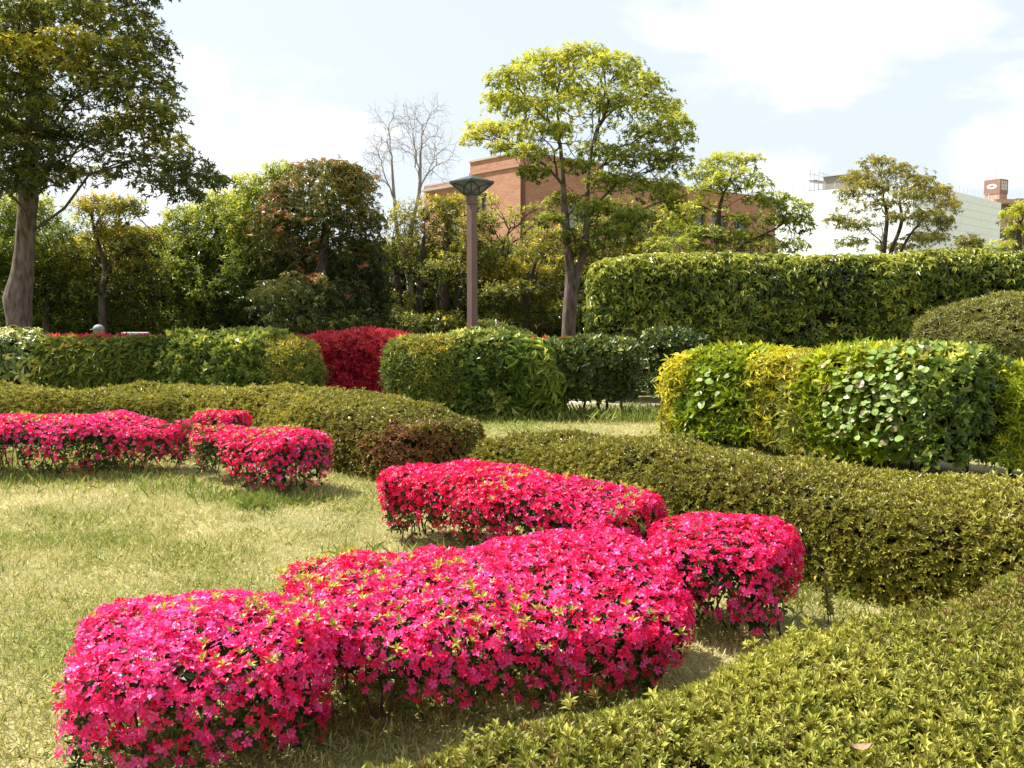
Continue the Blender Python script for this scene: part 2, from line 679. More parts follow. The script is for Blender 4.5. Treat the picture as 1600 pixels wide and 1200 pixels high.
# ------------------------------------------------------------------ plant materials
M_petal = leaf_mat('azalea_petal', [(0, (.62, .003, .04)), (.5, (.86, .008, .125)), (1, (.93, .09, .42))], .32, .42, .35, (1, .75, .75))
M_azleaf = leaf_mat('azalea_leaf', [(0, (.02, .035, .010)), (.45, (.07, .10, .02)), (.75, (.22, .26, .035)), (1, (.48, .42, .04))], .3, .42)
M_olive = leaf_mat('olive_hedge_leaf', [(0, (0.163, 0.097, 0.023)), (.25, (0.163, 0.158, 0.019)), (.6, (0.310, 0.283, 0.036)), (1, (0.532, 0.463, 0.070))], .25, .42, .45)
M_near = leaf_mat('near_hedge_leaf', [(0, (0.238, 0.143, 0.042)), (.22, (0.162, 0.165, 0.025)), (.6, (0.346, 0.341, 0.048)), (1, (0.562, 0.517, 0.105))], .28, .5, .3)
M_rust = leaf_mat('rusty_leaf', [(0, (.13, .05, .02)), (.5, (.26, .11, .04)), (1, (.38, .20, .07))], .2, .5)
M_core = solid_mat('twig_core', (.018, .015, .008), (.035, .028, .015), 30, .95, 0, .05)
M_twig = solid_mat('azalea_twig', (.06, .045, .03), (.13, .10, .075), 40, .85, .2, .1)
M_bark = solid_mat('grey_bark', (.055, .042, .033), (.19, .15, .125), 16, .9, 1.0, .1, (1, 1, .3), 10)
M_barkd = solid_mat('dark_bark', (.045, .035, .026), (.11, .088, .068), 9, .9, .5, .1, (1, 1, .35))
M_redleaf = leaf_mat('red_photinia_leaf', [(0, (0.211, 0.016, 0.031)), (.45, (0.634, 0.022, 0.059)), (1, (0.850, 0.134, 0.151))], .3, .35, .5)


# ------------------------------------------------------------------ clipped olive hedges
def clipped_hedge(name, label, spine, hw, h, mat, dens, size, seed, single=0, temps=None, rough=.025, n=3.4, inset=.045, tfun=None, upb=.35, gap=-2.2, z0=0.0, patch=None, cover=None, stems=6, leafp='shoot', group='clipped olive hedges', cap=None, hole=None, tuck=0.06):
    V, F = hedge_surface(spine, hw, h, z0=z0, n=n, seed=seed, rough=rough, tuck=tuck, cap=cap)
    sp = np.array(spine, float)
    mid = sp[len(sp) // 2]
    t = thing(name, label, 'hedge', (mid[0], mid[1], 0), group)
    nr = vnormals(V, F)
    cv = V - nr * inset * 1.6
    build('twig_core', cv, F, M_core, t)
    P, Nn = sample(V, F, int(area(V, F) * dens))
    k = facing_only(P, Nn, -.2) & (Noise(seed + 9, 13.)(P) > gap + rng.normal(size=len(P)) * .5)
    P, Nn = P[k], Nn[k]
    P = P - Nn * (rng.uniform(0, 1, len(P)) ** 1.5 * inset)[:, None]
    ext = rng.uniform(size=len(P)) < .03
    P[ext] += (Nn[ext] * .4 + np.array([0, 0, .7])) * rng.uniform(.01, .055, int(ext.sum()))[:, None]
    D = unit(Nn + np.array([0, 0, upb]) + rng.normal(size=P.shape) * .28)
    T = .5 + .16 * Noise(seed + 11, 2.2)(P) + rng.normal(size=len(P)) * .15
    if tfun is not None:
        T = tfun(P, Nn, T)
    S = size * rng.uniform(.75, 1.25, len(P))
    temps = temps or [sprig(7, 1.0, .21, (18, 70), s, rich=False) for s in range(5)]
    if patch is not None:
        m = patch(P)
        foliage('rusty_leaf_patch', temps, P[m], D[m], S[m], rng.uniform(0, 1, int(m.sum())), M_rust, t)
        P, D, S, T = P[~m], D[~m], S[~m], T[~m]
    if single:
        m = split_visible(P, D, single)
        single_pieces(leafp, temps, P[m], D[m], S[m], T[m], mat, t)
        P, D, S, T = P[~m], D[~m], S[~m], T[~m]
    # beyond the frame the cover is thinner and its tufts larger
    px = 800 + FPX * P[:, 0] / np.maximum(P[:, 1], .3)
    py = 480 + FPX * (EYE - P[:, 2]) / np.maximum(P[:, 1], .3)
    inside = (px > -60) & (px < 1660) & (py < 1260)
    kk = inside | (rng.uniform(size=len(P)) < .2)
    S = np.where(inside, S, S * 1.9)
    foliage('leaf_cover', cover or temps, P[kk], D[kk], S[kk], T[kk], mat, t)
    for i in range(stems):
        f = rng.uniform(.05, .95) * (len(sp) - 1)
        a = int(min(f, len(sp) - 2))
        b = sp[a] + (sp[a + 1] - sp[a]) * (f - a) + rng.normal(size=2) * .06
        tips = np.c_[b + rng.normal(size=(5, 2)) * np.mean(hw) * .45, np.full(5, np.mean(h) * .6)]
        v, f = tubes(grow((b[0], b[1], 0), tips, .006, .5), 5)      # stems under the skirt
        build('stem', v, f, M_twig, t)
    return t


rich_shoot = [sprig(9, 1.0, .17, (8, 80), s, rich=True, stem=.4, fold=.4, droop=.1, base=.6, jit=.2) for s in range(8)]
clipped_hedge('clipped_hedge', 'light olive clipped hedge filling the near corner, its small leaf tufts in close view',
              [(-.66, .92), (.27, 1.57), (1.12, 2.17), (2.24, 2.93), (3.64, 3.88)], [.62, .68, .7, .7, .72], [.54, .57, .58, .57, .56], M_near, 5000, .0255, 11, 300, rich_shoot, cover=[sprig(9, 1.0, .17, (8, 80), s, stem=.4, fold=.4, droop=.1, base=.55, jit=.2) for s in range(8)], rough=.04, inset=.055, gap=-1.55, stems=10, n=4.6)
clipped_hedge('clipped_hedge', 'long brownish olive clipped hedge running behind the middle pink azaleas',
              [(-.22, 7.4), (.35, 7.05), (1.05, 6.4), (1.95, 5.55), (2.8, 4.8), (4.2, 3.6)], [.45, .58, .68, .74, .78, .8], [.5, .55, .57, .58, .58, .58], M_olive, 2600, .034, 21, 300,
              [sprig(6, 1.0, .21, (12, 75), s, rich=False, stem=.2, fold=.35) for s in range(6)], rough=.05, inset=.07, gap=-1.45, stems=14, n=3.8)


def rusty_end(P):
    """dead brown leaves low on the rounded end"""
    q = np.linalg.norm((P - np.array([-.85, 7.95, .30])) / np.array([.75, .62, .27]), axis=1)
    return q + .28 * Noise(34, 5.)(P) + rng.normal(size=len(P)) * .28 < .85


clipped_hedge('clipped_hedge', 'olive clipped hedge bending behind the left pink azaleas, with a rusty brown end',
              [(-9.5, 10.9), (-5.5, 11.1), (-3.5, 11.0), (-2.6, 10.55), (-1.75, 9.5), (-.62, 8.15)], [.62, .66, .7, .74, .74, .68], [.55, .56, .60, .62, .60, .54], M_olive, 1600, .042, 31, 0,
              [sprig(5, 1.0, .24, (12, 75), s, stem=.2, fold=.35) for s in range(6)], rough=.06, inset=.07, gap=-1.5, stems=14, n=3.8, patch=rusty_end)


# ------------------------------------------------------------------ azaleas in flower
FLW = [flower_template(1.0, s) for s in range(6)]
AZL = [sprig(6, 1.0, .2, (20, 80), s + 40, rich=True, stem=.2) for s in range(4)]
AZL2 = [sprig(5, 1.0, .22, (0, 70), s + 50) for s in range(4)]


def azalea(name, label, spine, hw, h, seed, dens=1800, single=300, fsize=.0355, gapbias=0.0, cap=None, stems=9):
    V, F = hedge_surface(spine, hw, h, z0=.06, n=3.9, seed=seed, rough=.045, freq=4, tuck=.40, cap=cap, ds=.04)
    sp = np.array(spine, float)
    mid = sp.mean(0)
    hm = float(np.mean(h))
    t = thing(name, label, 'azalea', (mid[0], mid[1], 0), 'pink azalea bushes in flower')
    nz = Noise(seed + 5, 7.0)
    P, Nn = sample(V, F, int(area(V, F) * dens * 1.5))
    zr = P[:, 2] / hm
    up = np.clip(Nn[:, 2], 0, 1)
    keep = np.clip((zr - .17) * 1.35, .04, 1) * np.clip(1.0 + .65 * nz(P) + .75 * up - .25 - gapbias, 0, 1)
    k = (rng.uniform(size=len(P)) < keep) & facing_only(P, Nn, -.55)
    P, Nn = P[k], Nn[k]
    P = P - Nn * (rng.uniform(0, 1, len(P)) ** 1.6 * .06)[:, None]
    D = unit(Nn * .9 + np.array([0, 0, .3]) + rng.normal(size=P.shape) * .5)
    S = fsize * rng.uniform(.78, 1.2, len(P))
    T = np.clip(.5 + .15 * Noise(seed + 6, 3)(P) + rng.normal(size=len(P)) * .24, 0.02, .98)
    if single:
        m = split_visible(P, D, single)
        single_pieces('flower', FLW, P[m], D[m], S[m], T[m], M_petal, t)
        P, D, S, T = P[~m], D[~m], S[~m], T[~m]
    foliage('blossom_mass', FLW, P, D, S, T, M_petal, t)
    # young yellow-green shoots between the flowers
    P, Nn = sample(V, F, int(area(V, F) * 170))
    k = (Nn[:, 2] > .0) & (Noise(seed + 8, 6)(P) > .5) & (P[:, 2] > .55 * hm)
    P, Nn = P[k] + Nn[k] * .012, Nn[k]
    foliage('young_shoot', AZL, P, unit(Nn * .5 + np.array([0, 0, .8]) + rng.normal(size=P.shape) * .2), .030 * rng.uniform(.7, 1.25, len(P)),
            .9 + rng.normal(size=len(P)) * .1, M_azleaf, t)
    # old dark leaves inside and between
    P, Nn = sample(V, F, int(area(V, F) * 1150))
    zr = P[:, 2] / hm
    k = rng.uniform(size=len(P)) < np.clip(zr * 1.1 + .08 + .3 * nz(P), .06, 1)
    P, Nn = P[k], Nn[k]
    P = P - Nn * (.03 + rng.uniform(0, 1, len(P)) * .24 * np.clip(P[:, 2] / hm, .3, 1))[:, None]
    P[:, 2] = np.maximum(P[:, 2], .03)
    foliage('old_leaf_mass', AZL2, P, unit(Nn + rng.normal(size=P.shape) * .6 + np.array([0, 0, .4])), .036 * rng.uniform(.7, 1.3, len(P)),
            .32 + rng.normal(size=len(P)) * .14, M_azleaf, t)
    # stems fanning up into the cap
    P, Nn = sample(V, F, stems * 26)
    k = P[:, 2] > .35 * hm
    P, Nn = P[k], Nn[k]
    P = P - Nn * .10
    seglen = np.r_[0, np.cumsum(np.linalg.norm(np.diff(sp, axis=0), axis=1))]
    s = np.linspace(.06, .94, stems) * seglen[-1] + rng.uniform(-.05, .05, stems)
    B = np.stack([np.interp(s, seglen, sp[:, 0]), np.interp(s, seglen, sp[:, 1])], 1) + rng.normal(size=(stems, 2)) * float(np.mean(hw)) * .22
    near = np.argmin(((P[:, None, :2] - B[None]) ** 2).sum(2), 1)
    for i in range(stems):
        segs = []
        q = P[near == i]
        if len(q):
            for part in np.array_split(q[np.argsort(np.arctan2(q[:, 1] - B[i, 1], q[:, 0] - B[i, 0]))], 3):
                if len(part):
                    segs += grow((*(B[i] + rng.normal(size=2) * .03), 0), part, .0022, .5, wig=.1, frac=.5)
            v, f = tubes(segs, 5)
            build('stem', v, f, M_twig, t)
    return t


azalea('azalea_bush', 'pink flowering azalea at the lower left corner of the lawn, a round mushroom shaped end',
       [(-1.58, 3.04), (-1.22, 3.11), (-.70, 3.26)], [.47, .53, .51], [.47, .495, .505], 101, stems=8, cap=.3)
azalea('azalea_bush', 'largest pink flowering azalea, a long bush directly beyond the near olive hedge',
       [(-.98, 3.46), (-.3, 3.56), (.28, 3.68), (.66, 3.80)], [.48, .62, .63, .55], [.50, .515, .52, .50], 102, stems=12, cap=.3)
azalea('azalea_bush', 'pink flowering azalea with open lower stems against the long brownish hedge',
       [(.62, 4.46), (.98, 4.34), (1.33, 4.14)], [.38, .44, .40], [.50, .52, .50], 103, stems=6, cap=.25)
azalea('azalea_bush', 'pink flowering azalea behind the largest one, with a dark hollow in its side',
       [(-.86, 6.16), (-.3, 5.88), (.25, 5.42), (.76, 4.92)], [.38, .44, .44, .38], [.52, .53, .52, .51], 104, dens=1500, fsize=.037, stems=10, gapbias=.05, cap=.25)
azalea('azalea_bush', 'long pink flowering azalea row reaching the left edge of the lawn',
       [(-6.6, 8.45), (-5.0, 8.45), (-4.0, 8.5), (-3.12, 8.6)], [.42, .44, .44, .4], [.52, .53, .54, .52], 105, single=300, dens=1150, fsize=.039, stems=14, gapbias=.1, cap=.25)
azalea('azalea_bush', 'small pink flowering azalea tuft squeezed between two larger left azaleas',
       [(-3.35, 9.3), (-3.05, 9.25), (-2.75, 9.2)], [.3, .3, .3], [.52, .53, .52], 106, single=0, dens=1150, fsize=.039, cap=.18, stems=4)
azalea('azalea_bush', 'pink flowering azalea casting its shadow on the grass, ending in a block',
       [(-2.9, 8.4), (-2.4, 7.95), (-1.72, 7.36)], [.36, .4, .42], [.5, .52, .53], 107, dens=1200, fsize=.038, stems=7, cap=.22)


# ------------------------------------------------------------------ mixed hedges further back
def shrub_hedge(name, label, spine, hw, h, leafset, mat, dens, size, seed, group, n=3.2, z0=.12, upb=.2, inset=.10, tmean=.5, tvar=.18, gap=-9, core=True, top_t=.25, spread=.35, stems=4, cap=None, extra=None, rough=.05, tuck=.05, cat='shrub', bark=None, spill=.0):
    V, F = hedge_surface(spine, hw, h, z0=z0, n=n, seed=seed, rough=rough, freq=2.5, tuck=tuck, cap=cap)
    sp = np.array(spine, float)
    mid = sp.mean(0)
    hm = float(np.max(h))
    t = thing(name, label, cat, (mid[0], mid[1], 0), group)
    nr = vnormals(V, F)
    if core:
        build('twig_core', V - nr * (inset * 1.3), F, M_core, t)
    P, Nn = sample(V, F, int(area(V, F) * dens * .85))
    k = facing_only(P, Nn, -.2) & (Noise(seed + 9, 5.)(P) > gap)
    P, Nn = P[k], Nn[k]
    P = P - Nn * ((rng.uniform(0, 1, len(P)) - .25) * inset)[:, None]
    if spill:
        ax = unit(sp[-1] - sp[0])
        P[:, :2] += ax[None] * (rng.normal(size=len(P)) * spill + spill * 1.2 * Noise(seed + 21, 4.)(P))[:, None]
    D = unit(Nn + np.array([0, 0, upb]) + rng.normal(size=P.shape) * spread)
    T = tmean + tvar * .7 * Noise(seed + 11, 2.5)(P) + rng.normal(size=len(P)) * tvar + top_t * (np.clip(P[:, 2] / hm, 0, 1) ** 4 - .3)  # top_t paints sunlit tops, mixed with young growth, into the leaf tint
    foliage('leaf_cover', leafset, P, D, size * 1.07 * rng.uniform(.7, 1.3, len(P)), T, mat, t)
    seglen = np.r_[0, np.cumsum(np.linalg.norm(np.diff(sp, axis=0), axis=1))]
    for i in range(stems):
        s = (i + .5) / stems * seglen[-1]
        b = np.array([np.interp(s, seglen, sp[:, 0]), np.interp(s, seglen, sp[:, 1])]) + rng.normal(size=2) * .05
        tips = np.c_[b + rng.normal(size=(6, 2)) * float(np.mean(hw)) * .4, rng.uniform(.4, .8, 6) * hm]
        v, f = tubes(grow((b[0], b[1], 0), tips, .011, .5), 6)
        build('stem', v, f, bark or M_barkd, t)
    if extra:
        extra(t, V, F)
    return t


G_L = 'shrubs of the left mixed hedge'
G_C = 'shrubs of the middle mixed hedge'
G_R = 'shrubs of the right mixed hedge'
droop_leaf = [sprig(6, 1.0, .17, (-55, 10), s, rich=True, fold=.3, droop=.3) for s in range(5)]
small_leaf = [sprig(7, 1.0, .28, (0, 70), s, stem=.4) for s in range(5)]
feather = [sprig(7, 1.0, .105, (-10, 60), s, stem=.3, fold=.1) for s in range(5)]
flatsp = [sprig(8, 1.0, .13, (-20, 40), s, stem=.2, fold=.1, droop=.35) for s in range(5)]
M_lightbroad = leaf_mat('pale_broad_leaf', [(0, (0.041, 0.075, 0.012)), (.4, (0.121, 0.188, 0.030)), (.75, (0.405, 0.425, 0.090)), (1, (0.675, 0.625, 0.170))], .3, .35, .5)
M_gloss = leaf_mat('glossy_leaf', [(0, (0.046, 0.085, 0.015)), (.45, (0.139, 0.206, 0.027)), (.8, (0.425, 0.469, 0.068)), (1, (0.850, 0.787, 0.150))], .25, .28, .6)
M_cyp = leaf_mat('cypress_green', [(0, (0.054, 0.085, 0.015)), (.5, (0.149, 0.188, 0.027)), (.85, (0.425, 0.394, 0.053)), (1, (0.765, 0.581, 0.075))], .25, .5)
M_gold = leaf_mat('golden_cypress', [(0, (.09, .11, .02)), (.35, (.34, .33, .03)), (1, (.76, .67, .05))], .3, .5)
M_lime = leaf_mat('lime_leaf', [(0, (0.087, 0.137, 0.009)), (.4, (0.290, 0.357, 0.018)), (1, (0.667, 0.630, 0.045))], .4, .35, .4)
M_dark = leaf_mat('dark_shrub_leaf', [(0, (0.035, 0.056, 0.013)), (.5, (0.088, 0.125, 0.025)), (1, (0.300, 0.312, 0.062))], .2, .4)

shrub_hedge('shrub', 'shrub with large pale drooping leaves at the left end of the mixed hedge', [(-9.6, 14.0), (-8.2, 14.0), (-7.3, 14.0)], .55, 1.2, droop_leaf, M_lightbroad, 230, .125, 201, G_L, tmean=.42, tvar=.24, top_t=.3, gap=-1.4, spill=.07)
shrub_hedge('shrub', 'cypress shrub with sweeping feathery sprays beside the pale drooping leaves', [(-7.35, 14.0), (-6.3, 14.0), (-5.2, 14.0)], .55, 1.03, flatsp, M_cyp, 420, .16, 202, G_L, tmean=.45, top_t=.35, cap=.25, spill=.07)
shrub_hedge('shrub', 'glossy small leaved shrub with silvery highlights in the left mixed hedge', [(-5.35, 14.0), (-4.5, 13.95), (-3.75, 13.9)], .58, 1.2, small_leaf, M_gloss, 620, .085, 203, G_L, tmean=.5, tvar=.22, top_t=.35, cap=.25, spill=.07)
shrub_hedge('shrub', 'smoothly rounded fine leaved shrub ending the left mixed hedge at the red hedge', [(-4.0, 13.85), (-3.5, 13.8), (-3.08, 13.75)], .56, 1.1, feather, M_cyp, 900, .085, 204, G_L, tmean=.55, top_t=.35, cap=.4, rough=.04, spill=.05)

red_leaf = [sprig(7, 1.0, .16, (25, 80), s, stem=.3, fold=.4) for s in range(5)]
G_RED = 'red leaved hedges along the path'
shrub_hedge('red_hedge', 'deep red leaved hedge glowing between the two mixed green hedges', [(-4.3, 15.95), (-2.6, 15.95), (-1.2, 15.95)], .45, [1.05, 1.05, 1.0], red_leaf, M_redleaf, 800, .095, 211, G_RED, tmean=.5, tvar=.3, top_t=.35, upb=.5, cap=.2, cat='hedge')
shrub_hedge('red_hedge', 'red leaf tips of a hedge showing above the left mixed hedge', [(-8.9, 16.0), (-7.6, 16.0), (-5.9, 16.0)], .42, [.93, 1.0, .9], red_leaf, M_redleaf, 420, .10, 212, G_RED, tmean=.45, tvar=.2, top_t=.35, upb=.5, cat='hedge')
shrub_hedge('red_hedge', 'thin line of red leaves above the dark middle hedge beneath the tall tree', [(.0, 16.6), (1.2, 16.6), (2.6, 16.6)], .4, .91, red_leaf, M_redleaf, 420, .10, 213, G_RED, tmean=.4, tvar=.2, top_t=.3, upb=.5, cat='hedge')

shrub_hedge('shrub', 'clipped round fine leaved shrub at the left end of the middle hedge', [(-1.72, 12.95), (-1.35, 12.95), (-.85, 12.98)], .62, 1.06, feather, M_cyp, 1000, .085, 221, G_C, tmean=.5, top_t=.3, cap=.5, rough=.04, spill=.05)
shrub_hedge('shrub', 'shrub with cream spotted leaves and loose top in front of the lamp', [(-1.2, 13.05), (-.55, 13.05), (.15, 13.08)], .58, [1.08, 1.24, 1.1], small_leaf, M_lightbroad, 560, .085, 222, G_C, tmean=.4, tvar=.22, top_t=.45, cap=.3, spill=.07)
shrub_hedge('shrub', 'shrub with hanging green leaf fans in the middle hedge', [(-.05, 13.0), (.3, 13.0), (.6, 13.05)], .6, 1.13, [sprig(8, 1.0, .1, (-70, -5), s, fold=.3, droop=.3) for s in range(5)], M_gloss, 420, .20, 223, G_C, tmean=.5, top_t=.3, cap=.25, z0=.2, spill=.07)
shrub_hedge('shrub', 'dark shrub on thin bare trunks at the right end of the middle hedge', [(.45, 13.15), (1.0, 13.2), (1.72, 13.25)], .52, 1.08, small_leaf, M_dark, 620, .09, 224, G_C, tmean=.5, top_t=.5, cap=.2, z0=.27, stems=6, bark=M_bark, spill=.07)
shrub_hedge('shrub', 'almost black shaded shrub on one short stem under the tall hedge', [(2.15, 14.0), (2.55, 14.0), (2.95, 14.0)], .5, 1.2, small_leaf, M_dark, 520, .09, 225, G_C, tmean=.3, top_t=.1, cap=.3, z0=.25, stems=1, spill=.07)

# right mixed hedge, running towards the viewer
def along(a, b):
    A, B = np.array([2.14, 10.95]), np.array([4.28, 8.35])
    return [tuple(A + (B - A) * s) for s in (a, (a + b) / 2, b)]


lime_sprig = [sprig(8, 1.0, .2, (5, 70), s, stem=.4, rich=False) for s in range(5)]
shrub_hedge('shrub', 'golden yellow cypress at the far end of the right mixed hedge', along(0, .14), .50, 1.06, flatsp, M_gold, 800, .09, 231, G_R, tmean=.6, top_t=.1, cap=.3, spill=.07)
shrub_hedge('shrub', 'bright green leafy shrub between the two golden cypresses', along(.10, .36), .52, 1.1, lime_sprig, M_lime, 520, .10, 232, G_R, tmean=.35, top_t=.4, cap=.2, spill=.07)
shrub_hedge('shrub', 'golden yellow cypress in the middle of the right mixed hedge', along(.36, .48), .53, 1.1, flatsp, M_gold, 800, .08, 233, G_R, tmean=.5, top_t=.25, cap=.2, spill=.07)
shrub_hedge('shrub', 'olive green fine shrub beside the middle golden cypress', along(.46, .60), .50, 1.1, feather, M_cyp, 800, .09, 234, G_R, tmean=.65, top_t=.3, cap=.2, spill=.07)
shrub_hedge('shrub', 'fresh lime green shrub left of the round leaved climber', along(.56, .82), .53, 1.17, lime_sprig, M_lime, 560, .10, 235, G_R, tmean=.5, top_t=.35, cap=.2, spill=.07)
shrub_hedge('shrub', 'dark twiggy shrub with a short trunk at the near end of the right mixed hedge', along(.82, 1.06), .5, 1.14, small_leaf, M_gloss, 420, .075, 236, G_R, tmean=.32, top_t=.35, cap=.3, z0=.18, stems=2, gap=-1.3, spill=.07)
shrub_hedge('shrub', 'soft yellow green shrub cut off by the right edge of the photo', [(4.52, 8.3), (5.0, 8.2), (5.8, 8.1)], .42, 1.12, feather, M_lime, 1300, .075, 237, G_R, tmean=.5, top_t=.2, cap=.3, z0=.15, inset=.14, spill=.07)

# climber with large round leaves over the near end of that hedge
def round_leaf(seed):
    g = np.random.default_rng(seed)
    n = 9
    V = [(0, 0, 0)] + [(math.cos(a) * .5 * (1.0 + .06 * g.normal()), .5 + math.sin(a) * .5 * (1 + .05 * g.normal()), .10 * abs(math.cos(a)) - .10 * max(0, math.sin(a))) for a in np.linspace(-math.pi / 2 + .35, 1.5 * math.pi - .35, n)]
    V.append((0, .5, -.03))
    c = len(V) - 1
    F = [(c, i, i + 1) for i in range(0, n)] + [(c, n, 0)]
    V = np.array(V) - np.array([0, .5, 0])
    return V, np.array(F), np.zeros(len(V))


M_round = leaf_mat('round_climber_leaf', [(0, (.22, .13, .07)), (.2, (.20, .22, .06)), (.55, (.19, .30, .05)), (1, (.31, .42, .10))], .35, .4)
V, F = hedge_surface(along(.62, .98), .58, 1.2, z0=.2, seed=235, rough=.05, freq=2.5, cap=.2)
t = thing('climbing_vine', 'climbing vine with large round pale leaves draped over the right mixed hedge', 'climber', (*along(.7, .92)[1], 0))
P, Nn = sample(V, F, 2200)
k = facing_only(P, Nn, .15) & (P[:, 2] > .28)
ss = ((P[:, :2] - np.array([2.14, 10.95])) @ np.array([2.14, -2.6])) / (2.14 ** 2 + 2.6 ** 2)
k &= rng.uniform(size=len(P)) < np.clip(.75 - np.abs(ss - .80) * 2.2 - (P[:, 2] < .6) * .15 - (ss > .9) * .2 + .25 * Noise(5, 4)(P), 0, 1)
P, Nn = P[k][:290], Nn[k][:290]
P = P + Nn * rng.uniform(.01, .07, len(P))[:, None]
single_pieces('leaf', [round_leaf(s) for s in range(5)], P, unit(Nn * .8 + np.array([-.15, 0, .75]) + rng.normal(size=P.shape) * .3), .072 * rng.uniform(.5, 1.25, len(P)),
              np.clip(.5 + .3 * rng.normal(size=len(P)), .02, .98), M_round, t)
b = along(.7, .96)[1]
v, f = tubes(grow((b[0] + .1, b[1], 0), P[::4] - Nn[::4] * .02, .0022, .5), 4)
build('stem', v, f, M_barkd, t)
V2, F2 = hedge_surface(along(.12, .34), .56, 1.05, z0=.2, seed=232, rough=.05, freq=2.5, cap=.2)
P, Nn = sample(V2, F2, 500)
k = facing_only(P, Nn, .2) & (Noise(8, 4)(P) > .45)
t2 = thing('climbing_vine', 'few round climber leaves scattered on the bright green shrub', 'climber', (*along(.12, .34)[1], 0))
P, Nn = P[k][:60], Nn[k][:60]
single_pieces('leaf', [round_leaf(s) for s in range(5)], P + Nn * .03, unit(Nn * .9 + np.array([-.1, 0, .6]) + rng.normal(size=P.shape) * .3), .10 * rng.uniform(.6, 1.1, len(P)),
              np.clip(.7 + .15 * rng.normal(size=len(P)), .3, .98), M_round, t2)

# clipped rounded topiary
M_top = leaf_mat('topiary_leaf', [(0, (0.084, 0.084, 0.017)), (.5, (0.196, 0.196, 0.036)), (1, (0.350, 0.322, 0.072))], .2, .45)
tp = shrub_hedge('topiary', 'big clipped olive dome beside the tall hedge near the right edge', [(5.75, 12.8), (6.9, 12.6), (9.0, 12.2)], [.7, .95, .95], [1.45, 1.8, 1.78], feather, M_top, 700, .066, 241, 'clipped olive domes', n=2.3, cap=1.0, rough=.03, inset=.07, cat='topiary', tuck=.0, top_t=.2)
shrub_hedge('topiary', 'small clipped olive lobe at the foot of the big dome', [(5.95, 12.0), (6.3, 11.9), (6.8, 11.8)], .42, [1.28, 1.38, 1.2], feather, M_top, 900, .06, 242, 'clipped olive domes', n=2.4, cap=.4, rough=.03, inset=.07, cat='topiary')

# tall hedge on trunks
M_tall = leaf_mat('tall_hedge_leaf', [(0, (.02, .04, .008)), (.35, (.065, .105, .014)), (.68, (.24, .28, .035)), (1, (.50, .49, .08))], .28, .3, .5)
tall_temps = [sprig(6, 1.0, .17, (-60, 15), s, rich=False, fold=.3, droop=.3) for s in range(6)]
V, F = hedge_surface([(1.35, 15.7), (3.5, 15.7), (6.5, 15.6), (9.5, 15.5), (12.5, 15.4)], .62, [2.35, 2.46, 2.48, 2.5, 2.5], z0=.86, n=4.5, seed=251, rough=.04, freq=2.2, ds=.08)
t = thing('tall_hedge', 'tall glossy leaved hedge wall raised on thin trunks behind the right mixed hedge', 'hedge', (6.5, 15.6, 0))
nr = vnormals(V, F)
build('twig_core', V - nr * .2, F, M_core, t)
P, Nn = sample(V, F, int(area(V, F) * 620))
k = facing_only(P, Nn, -.15) & (Noise(252, 9.)(P) > -.85 + rng.normal(size=len(P)) * .5)
P, Nn = P[k], Nn[k]
P = P - Nn * ((rng.uniform(0, 1, len(P)) - .4) * .2)[:, None]
D = unit(Nn + np.array([0, 0, .5]) + rng.normal(size=P.shape) * .3)
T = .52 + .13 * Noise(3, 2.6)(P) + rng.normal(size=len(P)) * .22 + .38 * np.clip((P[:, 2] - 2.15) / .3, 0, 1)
S = .105 * rng.uniform(.7, 1.3, len(P))
m = split_visible(P, D, 300)
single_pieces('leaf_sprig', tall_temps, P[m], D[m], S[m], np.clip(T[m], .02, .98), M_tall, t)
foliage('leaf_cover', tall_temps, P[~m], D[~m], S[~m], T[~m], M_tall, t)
for i, x in enumerate([2.02, 3.4, 4.9, 6.4, 7.9, 9.4, 11.0]):
    y = 14.95 if i == 0 else 15.7
    loft('trunk', [(x, y, 0), (x + .02, y + .02, .5), (x - .03, y + .12, 1.2), (x + .05, 15.6, 1.9)], [.07, .055, .05, .035], M_bark, t, sides=8, sub=3)
# underplanting in its shade
shrub_hedge('shrub', 'dark low shrub row in the shade beneath the tall hedge', [(3.2, 16.4), (7, 16.4), (12, 16.3)], .5, 1.1, small_leaf, M_dark, 200, .12, 255, 'shaded shrubs under the trees', tmean=.3)


